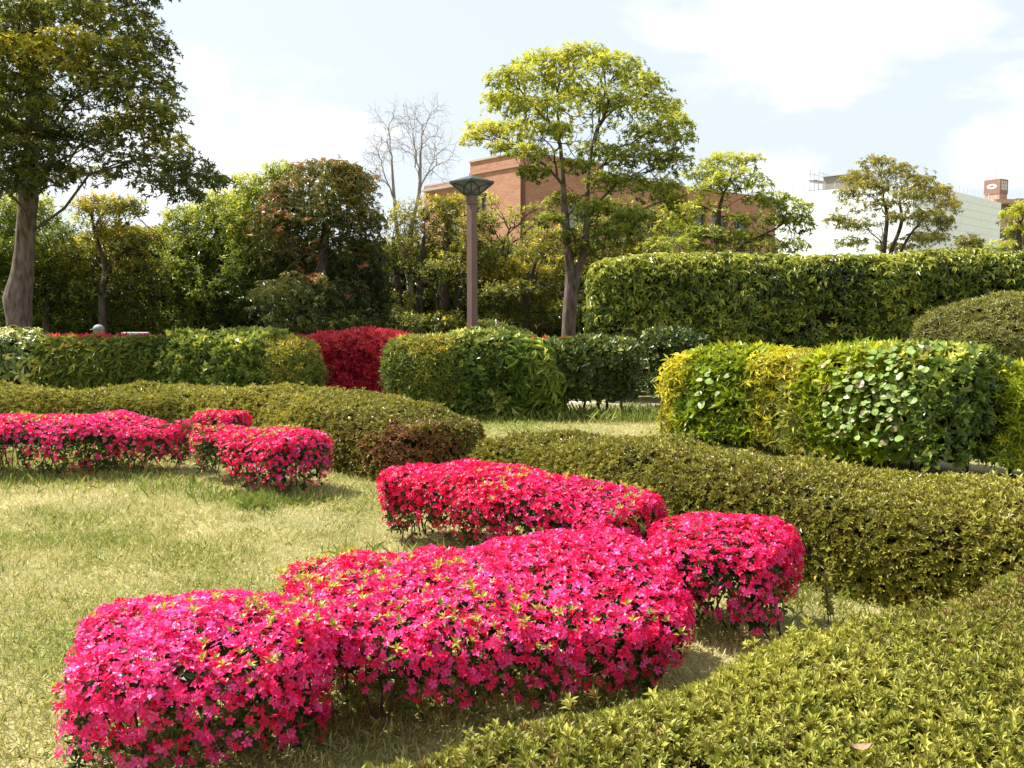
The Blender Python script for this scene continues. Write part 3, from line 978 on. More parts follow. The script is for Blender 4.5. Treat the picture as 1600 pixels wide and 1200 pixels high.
# ------------------------------------------------------------------ trees
def pad_points(pads, Y, n_per, dyr=1.0, flat=.55, seed=0, dens_ref=1500., shell=.75):
    """leaf-cluster points in flattened foliage pads; pads are (px, py, rx, ry[, young]) surveyed at depth Y"""
    g = np.random.default_rng(seed)
    P, Nn, yg, up = [], [], [], []
    sc = Y / FPX
    for pad in pads:
        px, py, rx, ry = pad[:4]
        y_ = pad[4] if len(pad) > 4 else .5
        dy = pad[5] if len(pad) > 5 else g.uniform(-1, 1) * dyr
        c = at(px, py, Y + dy)
        k = (Y + dy) / Y
        R3 = np.array([rx * sc * k * 1.08, rx * sc * k * g.uniform(.85, 1.2), ry * sc * k * 1.2])
        n = int(n_per * rx * ry / dens_ref * (pad[6] if len(pad) > 6 else g.uniform(.7, 1.1)))
        d = unit(g.normal(size=(n, 3)))
        low = d[:, 2] < -.1
        d[low, 2] *= np.where(g.uniform(size=low.sum()) < flat, -1, 1)
        r = np.where(g.uniform(size=n) < shell, np.clip(g.normal(.86, .16, n), .3, 1.25), g.uniform(.2, .9, n))
        lob = Noise(int(g.integers(1, 9999)), 3.2)
        r = np.minimum(r * (1 + .13 * lob(d * 1.0 + c)), 1.1)
        if len(pad) > 6:
            r = np.minimum(r, .88)
        P.append(c + d * r[:, None] * R3)
        Nn.append(unit(d / R3))
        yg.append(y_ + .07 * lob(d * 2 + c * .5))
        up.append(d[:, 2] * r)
    return np.concatenate(P), np.concatenate(Nn), np.concatenate(yg), np.concatenate(up)


def tree(name, label, base, trunk, pads, Y, mat, temps, size, group, n_per=55, dyr=1.0, tips=260, r_tip=.0055, bark=None, seed=0, tv=.16, upg=.25, nup=.5, expo=.47, flat=.55, attach=None, leaf_drop=0.0, shell=.75, extra=None, wig=.08, cat='tree'):
    """trunk: list of stems [(points, radii)]; branches fork from the stems to the foliage pads"""
    t = thing(name, label, cat, base, group)
    bark = bark or M_bark
    P, Nn, yg, up = pad_points(pads, Y, n_per, dyr, flat, seed, shell=shell)
    for i, (pts, rad) in enumerate(trunk):
        loft('trunk', pts, rad, bark, t, sides=12, seed=seed + i, rough=.05)
    # branch starts along the stems
    starts = []
    for pts, rad in trunk:
        pts = np.array(pts, float)
        for j in range(max(1, len(pts) // 2), len(pts)):
            starts.append((pts[j], unit(pts[j] - pts[j - 1])))
    sub = P[rng.choice(len(P), min(tips, len(P)), replace=False)]
    A = np.array([s[0] for s in starts])
    d = sub[:, None] - A[None]
    cost = np.linalg.norm(d[:, :, :2], axis=2) * 1.0 + np.abs(d[:, :, 2] - .6 * np.linalg.norm(d[:, :, :2], axis=2)) * 1.2
    w = np.argmin(cost, 1)
    for i, (p, dr) in enumerate(starts):
        q = sub[w == i]
        if len(q):
            for part in ([q] if len(q) < 25 else np.array_split(q[np.argsort(np.arctan2(q[:, 1] - p[1], q[:, 0] - p[0]))], 2)):
                v, f = tubes(grow(p, part, r_tip, expo, dr, wig=wig), 5)
                build('limb', v, f, M_barkd, t, smooth=True)  # limbs take the darker bark, so crown shade is painted into their colour
    D = unit(Nn * .6 + np.array([0, 0, nup]) + rng.normal(size=P.shape) * .3)
    T = yg + upg * up + rng.normal(size=len(P)) * tv + .1 * Noise(seed + 2, 1.5)(P)  # upg yellows pad tops: young growth plus sunlight put into the tint
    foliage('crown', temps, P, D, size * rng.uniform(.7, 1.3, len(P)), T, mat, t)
    if extra:
        extra(t, P, Nn)
    return t


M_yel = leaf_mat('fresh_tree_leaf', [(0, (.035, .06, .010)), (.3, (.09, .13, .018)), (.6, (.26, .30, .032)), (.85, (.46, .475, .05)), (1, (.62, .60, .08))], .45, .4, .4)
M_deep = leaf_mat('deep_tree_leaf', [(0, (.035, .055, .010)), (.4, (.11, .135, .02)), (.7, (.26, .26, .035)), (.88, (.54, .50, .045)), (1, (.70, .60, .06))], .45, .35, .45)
M_brown = leaf_mat('brownish_tree_leaf', [(0, (0.034, 0.053, 0.013)), (.45, (0.096, 0.119, 0.023)), (.78, (0.264, 0.224, 0.052)), (1, (0.496, 0.308, 0.104))], .25, .38, .45)
M_mid = leaf_mat('mid_tree_leaf', [(0, (0.040, 0.057, 0.011)), (.4, (0.120, 0.137, 0.021)), (.7, (0.313, 0.290, 0.034)), (1, (0.662, 0.531, 0.057))], .45, .4, .4)
M_ochre = leaf_mat('ochre_tree_leaf', [(0, (.06, .075, .014)), (.4, (.17, .175, .03)), (.75, (.36, .33, .06)), (1, (.54, .44, .10))], .35, .35, .5)
whorl = [sprig(6, 1.0, .19, (-5, 55), s, fold=.3, droop=.2) for s in range(6)]
hang = [sprig(7, 1.0, .13, (-70, 10), s, fold=.3, droop=.25) for s in range(6)]
loose = [sprig(6, 1.0, .21, (-30, 60), s, stem=.7, fold=.3) for s in range(6)]

# the tall umbrella-shaped tree in the middle
Yc = 19.0
cpads = [(850, 103, 42, 17, .8), (905, 92, 46, 16, .8), (957, 107, 42, 17, .8), (800, 128, 38, 18, .8), (1000, 137, 38, 18, .75), (880, 133, 40, 13, .7),
         (788, 162, 34, 16, .85), (840, 168, 42, 14, .8), (905, 152, 40, 13, .75), (965, 168, 40, 14, .7), (1032, 172, 36, 17, .7), (1055, 198, 28, 15, .65),
         (757, 205, 30, 14, .9), (805, 207, 38, 13, .85), (737, 218, 20, 10, .9), (865, 205, 30, 10, .75), (1010, 212, 38, 13, .6), (1062, 222, 24, 13, .5),
         (830, 238, 32, 10, .75), (785, 232, 24, 9, .85), (935, 238, 36, 12, .45), (990, 248, 42, 14, .4), (1045, 255, 36, 16, .4),
         (960, 285, 42, 14, .43), (1030, 297, 36, 16, .43), (835, 272, 28, 11, .5), (900, 262, 26, 10, .4),
         (1050, 312, 24, 12, .43), (880, 318, 28, 13, .43), (858, 345, 22, 10, .43), (930, 330, 32, 15, .43), (960, 368, 38, 18, .42), (918, 388, 24, 10, .43),
         (988, 345, 30, 18, .42), (888, 372, 20, 11, .43), (905, 175, 160, 85, .62, 0., .055), (915, 200, 140, 70, .5, -.8, .05), (985, 300, 80, 60, .4, 0., .06), (860, 190, 110, 60, .7, .6, .05)]
b = at(888, 560, Yc)
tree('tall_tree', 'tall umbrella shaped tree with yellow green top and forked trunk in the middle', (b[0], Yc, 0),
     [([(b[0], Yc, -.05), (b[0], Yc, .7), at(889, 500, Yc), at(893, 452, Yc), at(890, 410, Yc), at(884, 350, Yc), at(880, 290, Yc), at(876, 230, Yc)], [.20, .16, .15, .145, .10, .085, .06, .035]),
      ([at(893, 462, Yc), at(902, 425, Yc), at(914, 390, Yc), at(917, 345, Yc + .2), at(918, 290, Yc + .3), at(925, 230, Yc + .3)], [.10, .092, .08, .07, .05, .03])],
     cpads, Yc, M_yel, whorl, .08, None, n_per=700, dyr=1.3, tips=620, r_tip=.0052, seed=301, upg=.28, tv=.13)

# the big tree on the left
Yl = 17.0
lpads = [(20, 60, 60, 28, .6), (70, 95, 55, 20, .75), (-50, 80, 60, 35, .5), (120, 28, 58, 26, .45), (200, 40, 52, 28, .4), (180, 92, 55, 24, .4), (238, 85, 38, 26, .38), (60, -20, 80, 35, .5), (150, -55, 80, 40, .5),
         (220, -20, 45, 30, .45), (0, -80, 90, 45, .5), (100, -120, 80, 40, .6), (230, 142, 46, 26, .38), (170, 150, 48, 20, .35), (88, 165, 48, 20, .38), (25, 150, 48, 26, .45),
         (248, 190, 42, 26, .4), (190, 207, 52, 22, .42), (118, 222, 52, 22, .3), (58, 215, 48, 24, .32), (0, 212, 45, 26, .36), (262, 232, 40, 18, .62), (200, 258, 46, 16, .38), (140, 276, 38, 12, .3), (82, 272, 42, 20, .3),
         (20, 272, 42, 24, .34), (285, 262, 44, 18, .34), (318, 283, 40, 13, .3), (343, 285, 22, 10, .3), (258, 290, 42, 13, .28), (290, 308, 30, 10, .26), (-60, 200, 60, 55, .4), (-60, 285, 50, 28, .35), (30, 296, 34, 10, .3),
         (-130, 120, 70, 60, .45), (-120, 0, 80, 50, .5), (130, 110, 40, 22, .6), (45, 130, 40, 18, .4, -1.0), (50, 180, 44, 20, .35, -1.1), (40, 240, 48, 20, .32, -1.0), (55, 285, 44, 16, .3, -.9), (40, 20, 44, 22, .55, -1.0), (110, 65, 44, 14, .8, -1.2), (25, 75, 50, 14, .75, -1.2), (130, 120, 150, 130, .42, 0., .05), (190, 180, 110, 100, .4, -.8, .05), (60, 150, 110, 130, .42, -.8, .05)]
b = at(28, 560, Yl)
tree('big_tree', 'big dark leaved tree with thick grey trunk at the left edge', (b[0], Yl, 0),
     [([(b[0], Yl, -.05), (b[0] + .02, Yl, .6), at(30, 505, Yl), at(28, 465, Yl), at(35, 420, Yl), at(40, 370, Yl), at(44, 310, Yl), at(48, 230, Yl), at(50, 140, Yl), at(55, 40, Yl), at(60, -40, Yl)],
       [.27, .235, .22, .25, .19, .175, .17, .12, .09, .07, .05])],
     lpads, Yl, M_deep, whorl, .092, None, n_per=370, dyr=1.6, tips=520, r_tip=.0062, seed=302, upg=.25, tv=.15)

G_BG = 'trees filling the background of the park'
rb = at(75, 500, 21)
tree('background_tree', 'yellow green bushy tree behind the thick left trunk', (rb[0], 21, 0),
     [([(rb[0], 21, -.05), at(72, 470, 21), at(80, 410, 21)], [.12, .09, .05])],
     [(30, 335, 55, 30, 0.50), (90, 372, 50, 34, 0.50), (10, 400, 60, 40, 0.40), (70, 430, 60, 44, 0.35), (110, 470, 50, 36, 0.20), (30, 470, 60, 40, 0.25), (-40, 440, 60, 60, .4), (60, 505, 70, 25, 0.15)],
     21.0, M_yel, loose, 00.101, G_BG, n_per=466, dyr=1.2, tips=160, seed=311, tv=.2, bark=M_barkd, flat=.2, shell=.6)
rb = at(163, 500, 20)
tree('background_tree', 'dark stemmed tree with thin pale foliage left of the yellow green trees', (rb[0], 20, 0),
     [([(rb[0], 20, -.05), at(160, 470, 20), at(165, 420, 20), at(150, 370, 20), at(140, 320, 20)], [.11, .085, .065, .04, .02]), ([at(165, 430, 20), at(185, 400, 20), at(215, 398, 20), at(258, 390, 20)], [.055, .045, .035, .02])],
     [(150, 330, 38, 22, 0.55), (195, 330, 34, 20, 0.50), (175, 370, 40, 18, 0.45), (225, 375, 35, 16, 0.50), (130, 400, 40, 26, 0.35), (215, 425, 44, 22, 0.40), (170, 460, 55, 26, 0.25), (240, 462, 40, 30, 0.25), (200, 495, 60, 24, 0.20), (120, 440, 40, 26, 0.30)],
     20.0, M_mid, loose, 00.087, G_BG, n_per=478, dyr=1.0, tips=220, r_tip=.0055, seed=312, tv=.2, bark=M_barkd, shell=.6)
rb = at(320, 500, 22)
tree('background_tree', 'broad yellow green tree left of the brownish evergreen', (rb[0], 22, 0),
     [([(rb[0], 22, -.05), at(318, 470, 22), at(325, 400, 22)], [.16, .12, .07])],
     [(300, 345, 46, 20, 0.65), (352, 322, 46, 20, 0.70), (402, 296, 42, 20, 0.70), (440, 272, 32, 16, 0.65), (365, 365, 55, 26, 0.55), (295, 390, 50, 26, 0.50), (345, 415, 58, 30, 0.40), (275, 440, 50, 34, 0.30), (340, 465, 65, 36, 0.25), (250, 375, 32, 18, 0.50), (300, 500, 70, 28, 0.20), (400, 350, 50, 40, 0.45), (400, 430, 50, 45, 0.25)],
     22.0, M_yel, loose, 00.101, G_BG, n_per=527, dyr=1.2, tips=200, seed=313, tv=.17, bark=M_barkd, flat=.3, shell=.6)

M_orange = leaf_mat('orange_young_leaf', [(0, (.25, .07, .03)), (.5, (.42, .15, .05)), (1, (.55, .30, .10))], .3, .4)


def orange_tips(t, P, Nn):
    k = (Nn[:, 1] < .1) & (P[:, 2] < 4.4) & (P[:, 2] > 1.4)
    i = np.where(k)[0]
    i = i[Noise(77, 1.2)(P[i]) > .1]
    i = rng.choice(i, min(90, len(i)), replace=False)
    tm = [sprig(9, 1.0, .13, (0, 40), s, fold=.2, droop=.1) for s in range(4)]
    single_pieces('young_leaf_whorl', tm, P[i] + np.array([0, -.14, .03]), unit(np.array([0, -.6, .8]) + rng.normal(size=(len(i), 3)) * .25), .11 * rng.uniform(.7, 1.2, len(i)), rng.uniform(0, 1, len(i)), M_orange, t)


rb = at(500, 500, 19.5)
tree('background_tree', 'dense brownish evergreen tree dotted with orange young leaf whorls', (rb[0], 19.5, 0),
     [([(rb[0], 19.5, -.05), at(500, 470, 19.5), at(505, 400, 19.5), at(510, 330, 19.5)], [.2, .16, .12, .06])],
     [(500, 270, 44, 18, .72), (548, 292, 44, 26, .62), (462, 305, 46, 28, .7), (440, 350, 48, 36, .6), (515, 340, 55, 40, .5), (570, 350, 32, 40, .42), (452, 412, 58, 40, .45), (530, 415, 58, 46, .35), (578, 420, 28, 45, .3), (478, 470, 66, 36, .32), (550, 478, 48, 38, .28), (424, 470, 36, 30, .35), (500, 510, 80, 24, .25), (530, 262, 24, 12, .7), (588, 470, 26, 40, .25)],
     19.5, M_brown, hang, 00.114, G_BG, n_per=464, dyr=1.1, tips=160, seed=314, tv=.15, bark=M_barkd, flat=.25, shell=.65, extra=orange_tips)

rb = at(670, 500, 22.5)
tree('background_tree', 'shady thicket tree on several dark trunks left of the lamp', (rb[0], 22.5, 0),
     [([at(x, 530, 22.5) * np.array([1, 1, 0]), at(x + 3, 480, 22.5), at(x + e, 420, 22.5), at(x + 2 * e, 370, 22.5)], [.12, .10, .07, .04]) for x, e in ((622, -4), (652, 5), (692, 4), (712, 10))],
     [(640, 345, 40, 26, .55), (690, 335, 40, 26, .5), (662, 385, 50, 28, .5), (615, 395, 34, 30, .4), (712, 385, 40, 30, .45), (640, 425, 44, 22, .35), (700, 425, 44, 22, .35), (625, 470, 36, 16, .3), (690, 462, 40, 14, .3), (720, 322, 30, 18, .55), (690, 318, 34, 14, .55), (745, 352, 30, 22, .5, -.8), (745, 400, 40, 34, .45, -.8), (610, 500, 40, 20, .25), (680, 505, 60, 16, .3)],
     22.5, M_mid, loose, 00.094, G_BG, n_per=348, dyr=1.3, tips=220, r_tip=.0055, seed=315, tv=.16, bark=M_barkd, flat=.3, shell=.6)
rb = at(780, 500, 23)
tree('background_tree', 'thin reddish twigged tree with sparse yellow leaves before the brick wall', (rb[0], 23, 0),
     [([(rb[0], 23, -.05), at(778, 470, 23), at(782, 420, 23)], [.09, .07, .05])],
     [(765, 318, 22, 12, .8), (790, 345, 24, 12, .75), (755, 352, 26, 14, .7), (815, 330, 18, 10, .8), (770, 385, 30, 16, .6), (805, 380, 26, 12, .7), (830, 362, 26, 14, .7), (840, 330, 20, 12, .7), (870, 350, 26, 16, .65)],
     23.0, M_yel, loose, 00.081, G_BG, n_per=188, dyr=.8, tips=130, r_tip=.0055, seed=316, tv=.15, bark=solid_mat('reddish_twig', (.16, .08, .05), (.26, .14, .09), 20, .85))
rb = at(820, 500, 21.5)
tree('background_tree', 'layered fresh green tree spreading between the lamp and the forked trunk', (rb[0], 21.5, 0),
     [([(rb[0], 21.5, -.05), at(822, 480, 21.5), at(828, 440, 21.5), at(840, 400, 21.5)], [.12, .10, .07, .04])],
     [(800, 420, 50, 15, .62), (850, 395, 42, 16, .68), (770, 440, 40, 14, .5), (840, 432, 48, 14, .55), (800, 460, 55, 16, .4), (868, 460, 34, 22, .42), (770, 478, 44, 18, .3), (835, 488, 55, 20, .28), (880, 420, 28, 20, .6), (860, 370, 34, 14, .65), (800, 508, 70, 14, .25), (885, 495, 34, 24, .3)],
     21.5, M_mid, loose, 00.094, G_BG, n_per=406, dyr=1.0, tips=200, r_tip=.0055, seed=317, tv=.15, bark=M_barkd, upg=.3)
rb = at(1000, 500, 24)
tree('background_tree', 'blue green fine leaved tree between the tall tree and the pruned right tree', (rb[0], 24, 0),
     [([(rb[0], 24, -.05), at(1000, 460, 24), at(1000, 400, 24)], [.14, .1, .05])],
     [(1000, 350, 32, 26, .42), (1030, 345, 24, 20, .5), (985, 385, 40, 26, .42), (1030, 388, 34, 26, .42), (950, 400, 44, 18, .6), (1000, 430, 60, 34, .3), (930, 440, 40, 30, .4), (940, 360, 40, 26, .5), (960, 325, 34, 18, .5), (1060, 350, 26, 18, .5), (905, 385, 30, 26, .5)],
     24.0, M_mid, loose, 00.094, G_BG, n_per=362, dyr=1.0, tips=120, seed=318, tv=.12, bark=M_barkd, flat=.3, shell=.6)

rb = at(1125, 500, 22)
tree('pruned_tree', 'cloud pruned yellow green tree in front of the brick building right wing', (rb[0], 22, 0),
     [([(rb[0], 22, -.05), at(1122, 430, 22), at(1124, 380, 22), at(1122, 340, 22), at(1128, 310, 22)], [.12, .10, .085, .07, .04]), ([at(1135, 420, 22), at(1160, 385, 22), at(1190, 368, 22), at(1215, 355, 22)], [.09, .075, .06, .04])],
     [(1128, 258, 34, 13, .75), (1165, 253, 24, 11, .75), (1098, 275, 32, 13, .75), (1150, 280, 36, 13, .7), (1118, 295, 30, 11, .68), (1090, 302, 22, 10, .65), (1185, 292, 20, 10, .65), (1197, 312, 32, 12, .58), (1235, 330, 32, 15, .5), (1255, 350, 18, 12, .45), (1215, 348, 28, 11, .45),
      (1070, 330, 34, 15, .72), (1060, 360, 38, 15, .68), (1110, 372, 42, 15, .6), (1165, 378, 40, 14, .55), (1215, 388, 46, 12, .55), (1045, 388, 42, 14, .6), (1160, 345, 22, 9, .5), (1110, 395, 50, 10, .5), (1140, 290, 60, 40, .65, 0., .14), (1100, 350, 60, 40, .6, 0., .12), (1215, 345, 50, 34, .5, 0., .14)],
     22.0, M_yel, whorl, 00.094, 'cloud pruned trees beyond the tall hedge', n_per=449, dyr=.9, tips=330, r_tip=.0055, seed=321, tv=.14, bark=M_barkd)
rb = at(1385, 500, 26)
tree('pruned_tree', 'rounded ochre green tree with several stems in front of the white building', (rb[0], 26, 0),
     [([at(1378, 530, 26) * np.array([1, 1, 0]), at(1382, 440, 26), at(1381, 390, 26), at(1386, 340, 26), at(1380, 310, 26)], [.10, .085, .07, .055, .035]), ([at(1384, 440, 26), at(1392, 395, 26), at(1408, 350, 26), at(1406, 315, 26)], [.07, .06, .05, .03]), ([at(1395, 420, 26), at(1420, 370, 26), at(1445, 340, 26)], [.055, .045, .03])],
     [(1368, 256, 26, 12, .65), (1340, 280, 26, 13, .6), (1400, 268, 28, 13, .6), (1430, 284, 24, 12, .6), (1323, 302, 18, 10, .6), (1362, 292, 28, 12, .55), (1420, 308, 28, 12, .55), (1465, 300, 26, 13, .6), (1484, 322, 16, 14, .55), (1308, 345, 20, 10, .6), (1338, 352, 24, 9, .55), (1448, 338, 28, 12, .5), (1474, 350, 18, 12, .5), (1400, 340, 16, 9, .5), (1448, 374, 34, 11, .5), (1330, 382, 26, 10, .5), (1400, 388, 30, 9, .45), (1380, 320, 26, 8, .5), (1395, 300, 80, 46, .55, 0., .14), (1345, 330, 40, 30, .55, 0., .12), (1455, 330, 40, 36, .55, 0., .14)],
     26.0, M_ochre, hang, 00.107, 'cloud pruned trees beyond the tall hedge', n_per=560, dyr=1.1, tips=380, r_tip=.004, seed=322, tv=.16, bark=M_barkd)
rb = at(1515, 500, 22)
tree('pruned_tree', 'small round green tree peeping over the tall hedge by the white building', (rb[0], 22, 0),
     [([(rb[0], 22, -.05), at(1515, 430, 22), at(1515, 395, 22)], [.08, .06, .04])],
     [(1515, 380, 20, 12, .5), (1510, 395, 26, 14, .4), (1530, 398, 20, 12, .4)], 22.0, M_ochre, whorl, 00.081, 'cloud pruned trees beyond the tall hedge', n_per=580, dyr=.3, tips=60, seed=323, bark=M_barkd)
rb = at(1590, 500, 21)
tree('pruned_tree', 'yellow green tree cut off by the right edge below the brown apartment block', (rb[0], 21, 0),
     [([(rb[0], 21, -.05), at(1590, 420, 21), at(1592, 360, 21)], [.12, .09, .05])],
     [(1588, 338, 22, 13, .7), (1612, 325, 26, 14, .7), (1580, 362, 16, 9, .65), (1610, 360, 30, 14, .6), (1570, 388, 28, 11, .65), (1605, 392, 34, 12, .6), (1640, 360, 30, 24, .6)],
     21.0, M_yel, whorl, 00.087, 'cloud pruned trees beyond the tall hedge', n_per=406, dyr=.6, tips=140, seed=324, bark=M_barkd)

# bare tree
M_bare = solid_mat('pale_bare_bark', (.24, .20, .18), (.36, .32, .29), 15, .9, .2)
rb = at(640, 500, 24)
t = thing('bare_tree', 'leafless grey tree with fine twigs against the sky', 'tree', (rb[0], 24, 0))
s1 = [(rb[0] + .1, 24, -.05), at(640, 430, 24), at(642, 360, 24), at(655, 300, 24), at(657, 240, 24)]
s2 = [at(640, 440, 24), at(622, 370, 24), at(616, 310, 24), at(612, 250, 24)]
loft('trunk', s1, [.10, .09, .07, .05, .03], M_bare, t, sides=8)
loft('trunk', s2, [.07, .06, .045, .028], M_bare, t, sides=8)
segs = []
for st, (cpx, cpy, rx, ry) in ((s1, (668, 200, 50, 66)), (s2, (606, 206, 44, 68)), (s1[:4], (684, 245, 46, 52)), (s2[:3], (588, 255, 32, 56)), (s1[:4], (640, 205, 38, 58))):
    q = []
    while len(q) < 230:
        a = rng.uniform(-1, 1, 3)
        if np.linalg.norm(a) < 1:
            q.append(at(cpx + a[0] * rx, cpy + a[1] * ry, 24 + a[2] * 1.0))
    v, f = tubes(grow(st[-1], np.array(q), .0023, .45, st[-1] - st[-2], wig=.1, frac=.38), 4)
    build('limb', v, f, M_bare, t)

# low clipped conifer cushion near the lamp foot
shrub_hedge('shrub', 'low dark cushion conifer right of the lamp foot', [(-.9, 18.5), (-.2, 18.5), (.5, 18.5)], .5, [1.35, 1.2, 1.0], feather, M_dark, 420, .12, 331, 'shaded shrubs under the trees', tmean=.65, top_t=.5, cap=.4)
# understorey closing the view beneath the trees
for lab, sp_, hh, sd_ in (('dark undergrowth shrub row behind the left red leaf tips', [(-14, 24), (-9, 24.2), (-5.4, 24)], 3.5, 341), ('dark undergrowth shrub row behind the lamp and bare tree', [(-5.4, 25), (-2, 25.2), (2.5, 25)], 3.1, 342),
                          ('dark undergrowth shrub row behind the tall hedge', [(2.8, 25), (9, 25), (17, 25)], 2.2, 343)):
    shrub_hedge('shrub', lab, sp_, .8, hh, loose, M_mid, 150, .17, sd_, 'shaded shrubs under the trees', tmean=.4, tvar=.2, core=True, inset=.3, rough=.2, stems=5)

# ------------------------------------------------------------------ street lamp
M_post = solid_mat('brown_post_paint', (.12, .072, .06), (.15, .092, .078), 6, .45, 0, .4)
M_lframe = solid_mat('dark_green_metal', (.022, .028, .024), (.035, .042, .036), 12, .4, 0, .5)
M_lglass = solid_mat('frosted_lamp_glass', (.10, .12, .11), (.15, .17, .155), 6, .3, 0, .5)
Yp = 16.0
lb = at(738, 500, Yp)
lx, ly = lb[0], Yp
lamp = thing('street_lamp', 'brown square lamp post with inverted pyramid glass lantern', 'street lamp', (lx, ly, 0))


def rot45(c, half, z):
    return [(c[0] + half * math.cos(a), c[1] + half * math.sin(a), z) for a in (-math.pi / 2, 0, math.pi / 2, math.pi)]


zt, zb, za = at(738, 286, Yp)[2], at(738, 303, Yp)[2], at(738, 275, Yp)[2]
MB().quadbox(rot45((lx, ly), .096, 0), rot45((lx, ly), .096, zb - .19)).build('post', M_post, lamp, bevel=.006)
MB().quadbox(rot45((lx, ly), .104, zb - .185), rot45((lx, ly), .104, zb - .02)).build('post_collar', M_post, lamp, bevel=.006)
HT, HB = .385, .145
top, bot = np.array(rot45((lx, ly), HT, zt)), np.array(rot45((lx, ly), HB, zb))
MB().quadbox(rot45((lx, ly), HB + .01, zb - .025), rot45((lx, ly), HB + .01, zb + .005)).build('lantern_base', M_lframe, lamp)
head = MB().quadbox(rot45((lx, ly), HT + .015, zt + .002), rot45((lx, ly), HT + .015, zt + .035)).build('lantern_cap', M_lframe, lamp, bevel=.005)
rv = rot45((lx, ly), HT - .01, zt + .037) + [(lx, ly, za + .02)]
build('roof', rv, [(0, 1, 4), (1, 2, 4), (2, 3, 4), (3, 0, 4)], M_lframe, head, origin=(0, 0, 0))
bpy.data.objects['roof'].location = -np.array(lamp.location) * 0 - np.array(lamp.location)
for i in range(4):
    a, b_, c, d = bot[i], bot[(i + 1) % 4], top[(i + 1) % 4], top[i]
    ctr = np.array([lx, ly, (zt + zb) / 2])
    inn = lambda p: p + (np.array([lx, ly, p[2]]) - p) * .06
    q = [inn(p) for p in (a, b_, c, d)]
    pane = build('pane', q + [p + (np.array([lx, ly, p[2]]) - p) * .03 for p in q], [(0, 1, 2, 3), (7, 6, 5, 4), (0, 4, 5, 1), (1, 5, 6, 2), (2, 6, 7, 3), (3, 7, 4, 0)], M_lglass, lamp)
    fr = MB()
    hub = (a + b_ + c + d) / 4 * .5 + ((a + b_) * .5 * .5 + (c + d) * .5 * .5) * .5
    fr.bar(a, d, .013).bar(d, c, .013).bar(a, b_, .013)
    hubl = (a * .38 + d * .62)
    hubm = (a + b_) / 2 * .42 + (c + d) / 2 * .58
    fr.bar(hubm, (a * .92 + b_ * .08), .010).bar(hubm, (b_ * .92 + a * .08), .010).bar(hubm, d, .010).bar(hubm, c, .010)
    fr.build('lantern_frame', M_lframe, lamp)


# ------------------------------------------------------------------ buildings
def brick_mat():
    m = bpy.data.materials.new('orange_brick')
    m.use_nodes = True
    nt = m.node_tree
    N, L = nt.nodes, nt.links
    p = N['Principled BSDF']
    p.inputs['Roughness'].default_value = .85
    uv = N.new('ShaderNodeAttribute')
    uv.attribute_name = 'wall_uv'
    b = N.new('ShaderNodeTexBrick')
    b.inputs['Scale'].default_value = 1.0
    b.inputs['Brick Width'].default_value = .36
    b.inputs['Row Height'].default_value = .12
    b.inputs['Mortar Size'].default_value = .012
    b.inputs['Color1'].default_value = (.33, .15, .085, 1)
    b.inputs['Color2'].default_value = (.42, .205, .125, 1)
    b.inputs['Mortar'].default_value = (.36, .21, .14, 1)
    b.inputs['Bias'].default_value = 0.0
    L.new(uv.outputs['Vector'], b.inputs['Vector'])
    nz = N.new('ShaderNodeTexNoise')
    nz.inputs['Scale'].default_value = 6
    nz.inputs['Detail'].default_value = 5
    L.new(uv.outputs['Vector'], nz.inputs['Vector'])
    mm = N.new('ShaderNodeMixRGB')
    mm.blend_type = 'MULTIPLY'
    mm.inputs[0].default_value = .55
    r = ramp(nt, [(.3, (.7, .68, .66)), (.7, (1.15, 1.1, 1.08))])
    L.new(nz.outputs['Fac'], r.inputs[0])
    L.new(b.outputs['Color'], mm.inputs[1])
    L.new(r.outputs[0], mm.inputs[2])
    L.new(mm.outputs[0], p.inputs['Base Color'])
    bp = N.new('ShaderNodeBump')
    bp.inputs['Strength'].default_value = .5
    bp.inputs['Distance'].default_value = .02
    L.new(b.outputs['Fac'], bp.inputs['Height'])
    bp.invert = True
    L.new(bp.outputs[0], p.inputs['Normal'])
    return m


M_brick = brick_mat()
M_wframe = solid_mat('dark_window_frame', (.03, .03, .032), (.045, .045, .048), 10, .4)
M_wpane = solid_mat('window_glass', (.10, .12, .13), (.16, .18, .19), 1.5, .08, 0, .6)
M_white = solid_mat('white_wall_panel', (.72, .75, .76), (.78, .80, .80), 2, .6, 0, .3)
M_roofgrey = solid_mat('flat_roof', (.3, .3, .3), (.38, .38, .37), 4, .9)
M_steel = solid_mat('galvanised_steel', (.45, .46, .46), (.55, .56, .56), 10, .45, 0, .4)


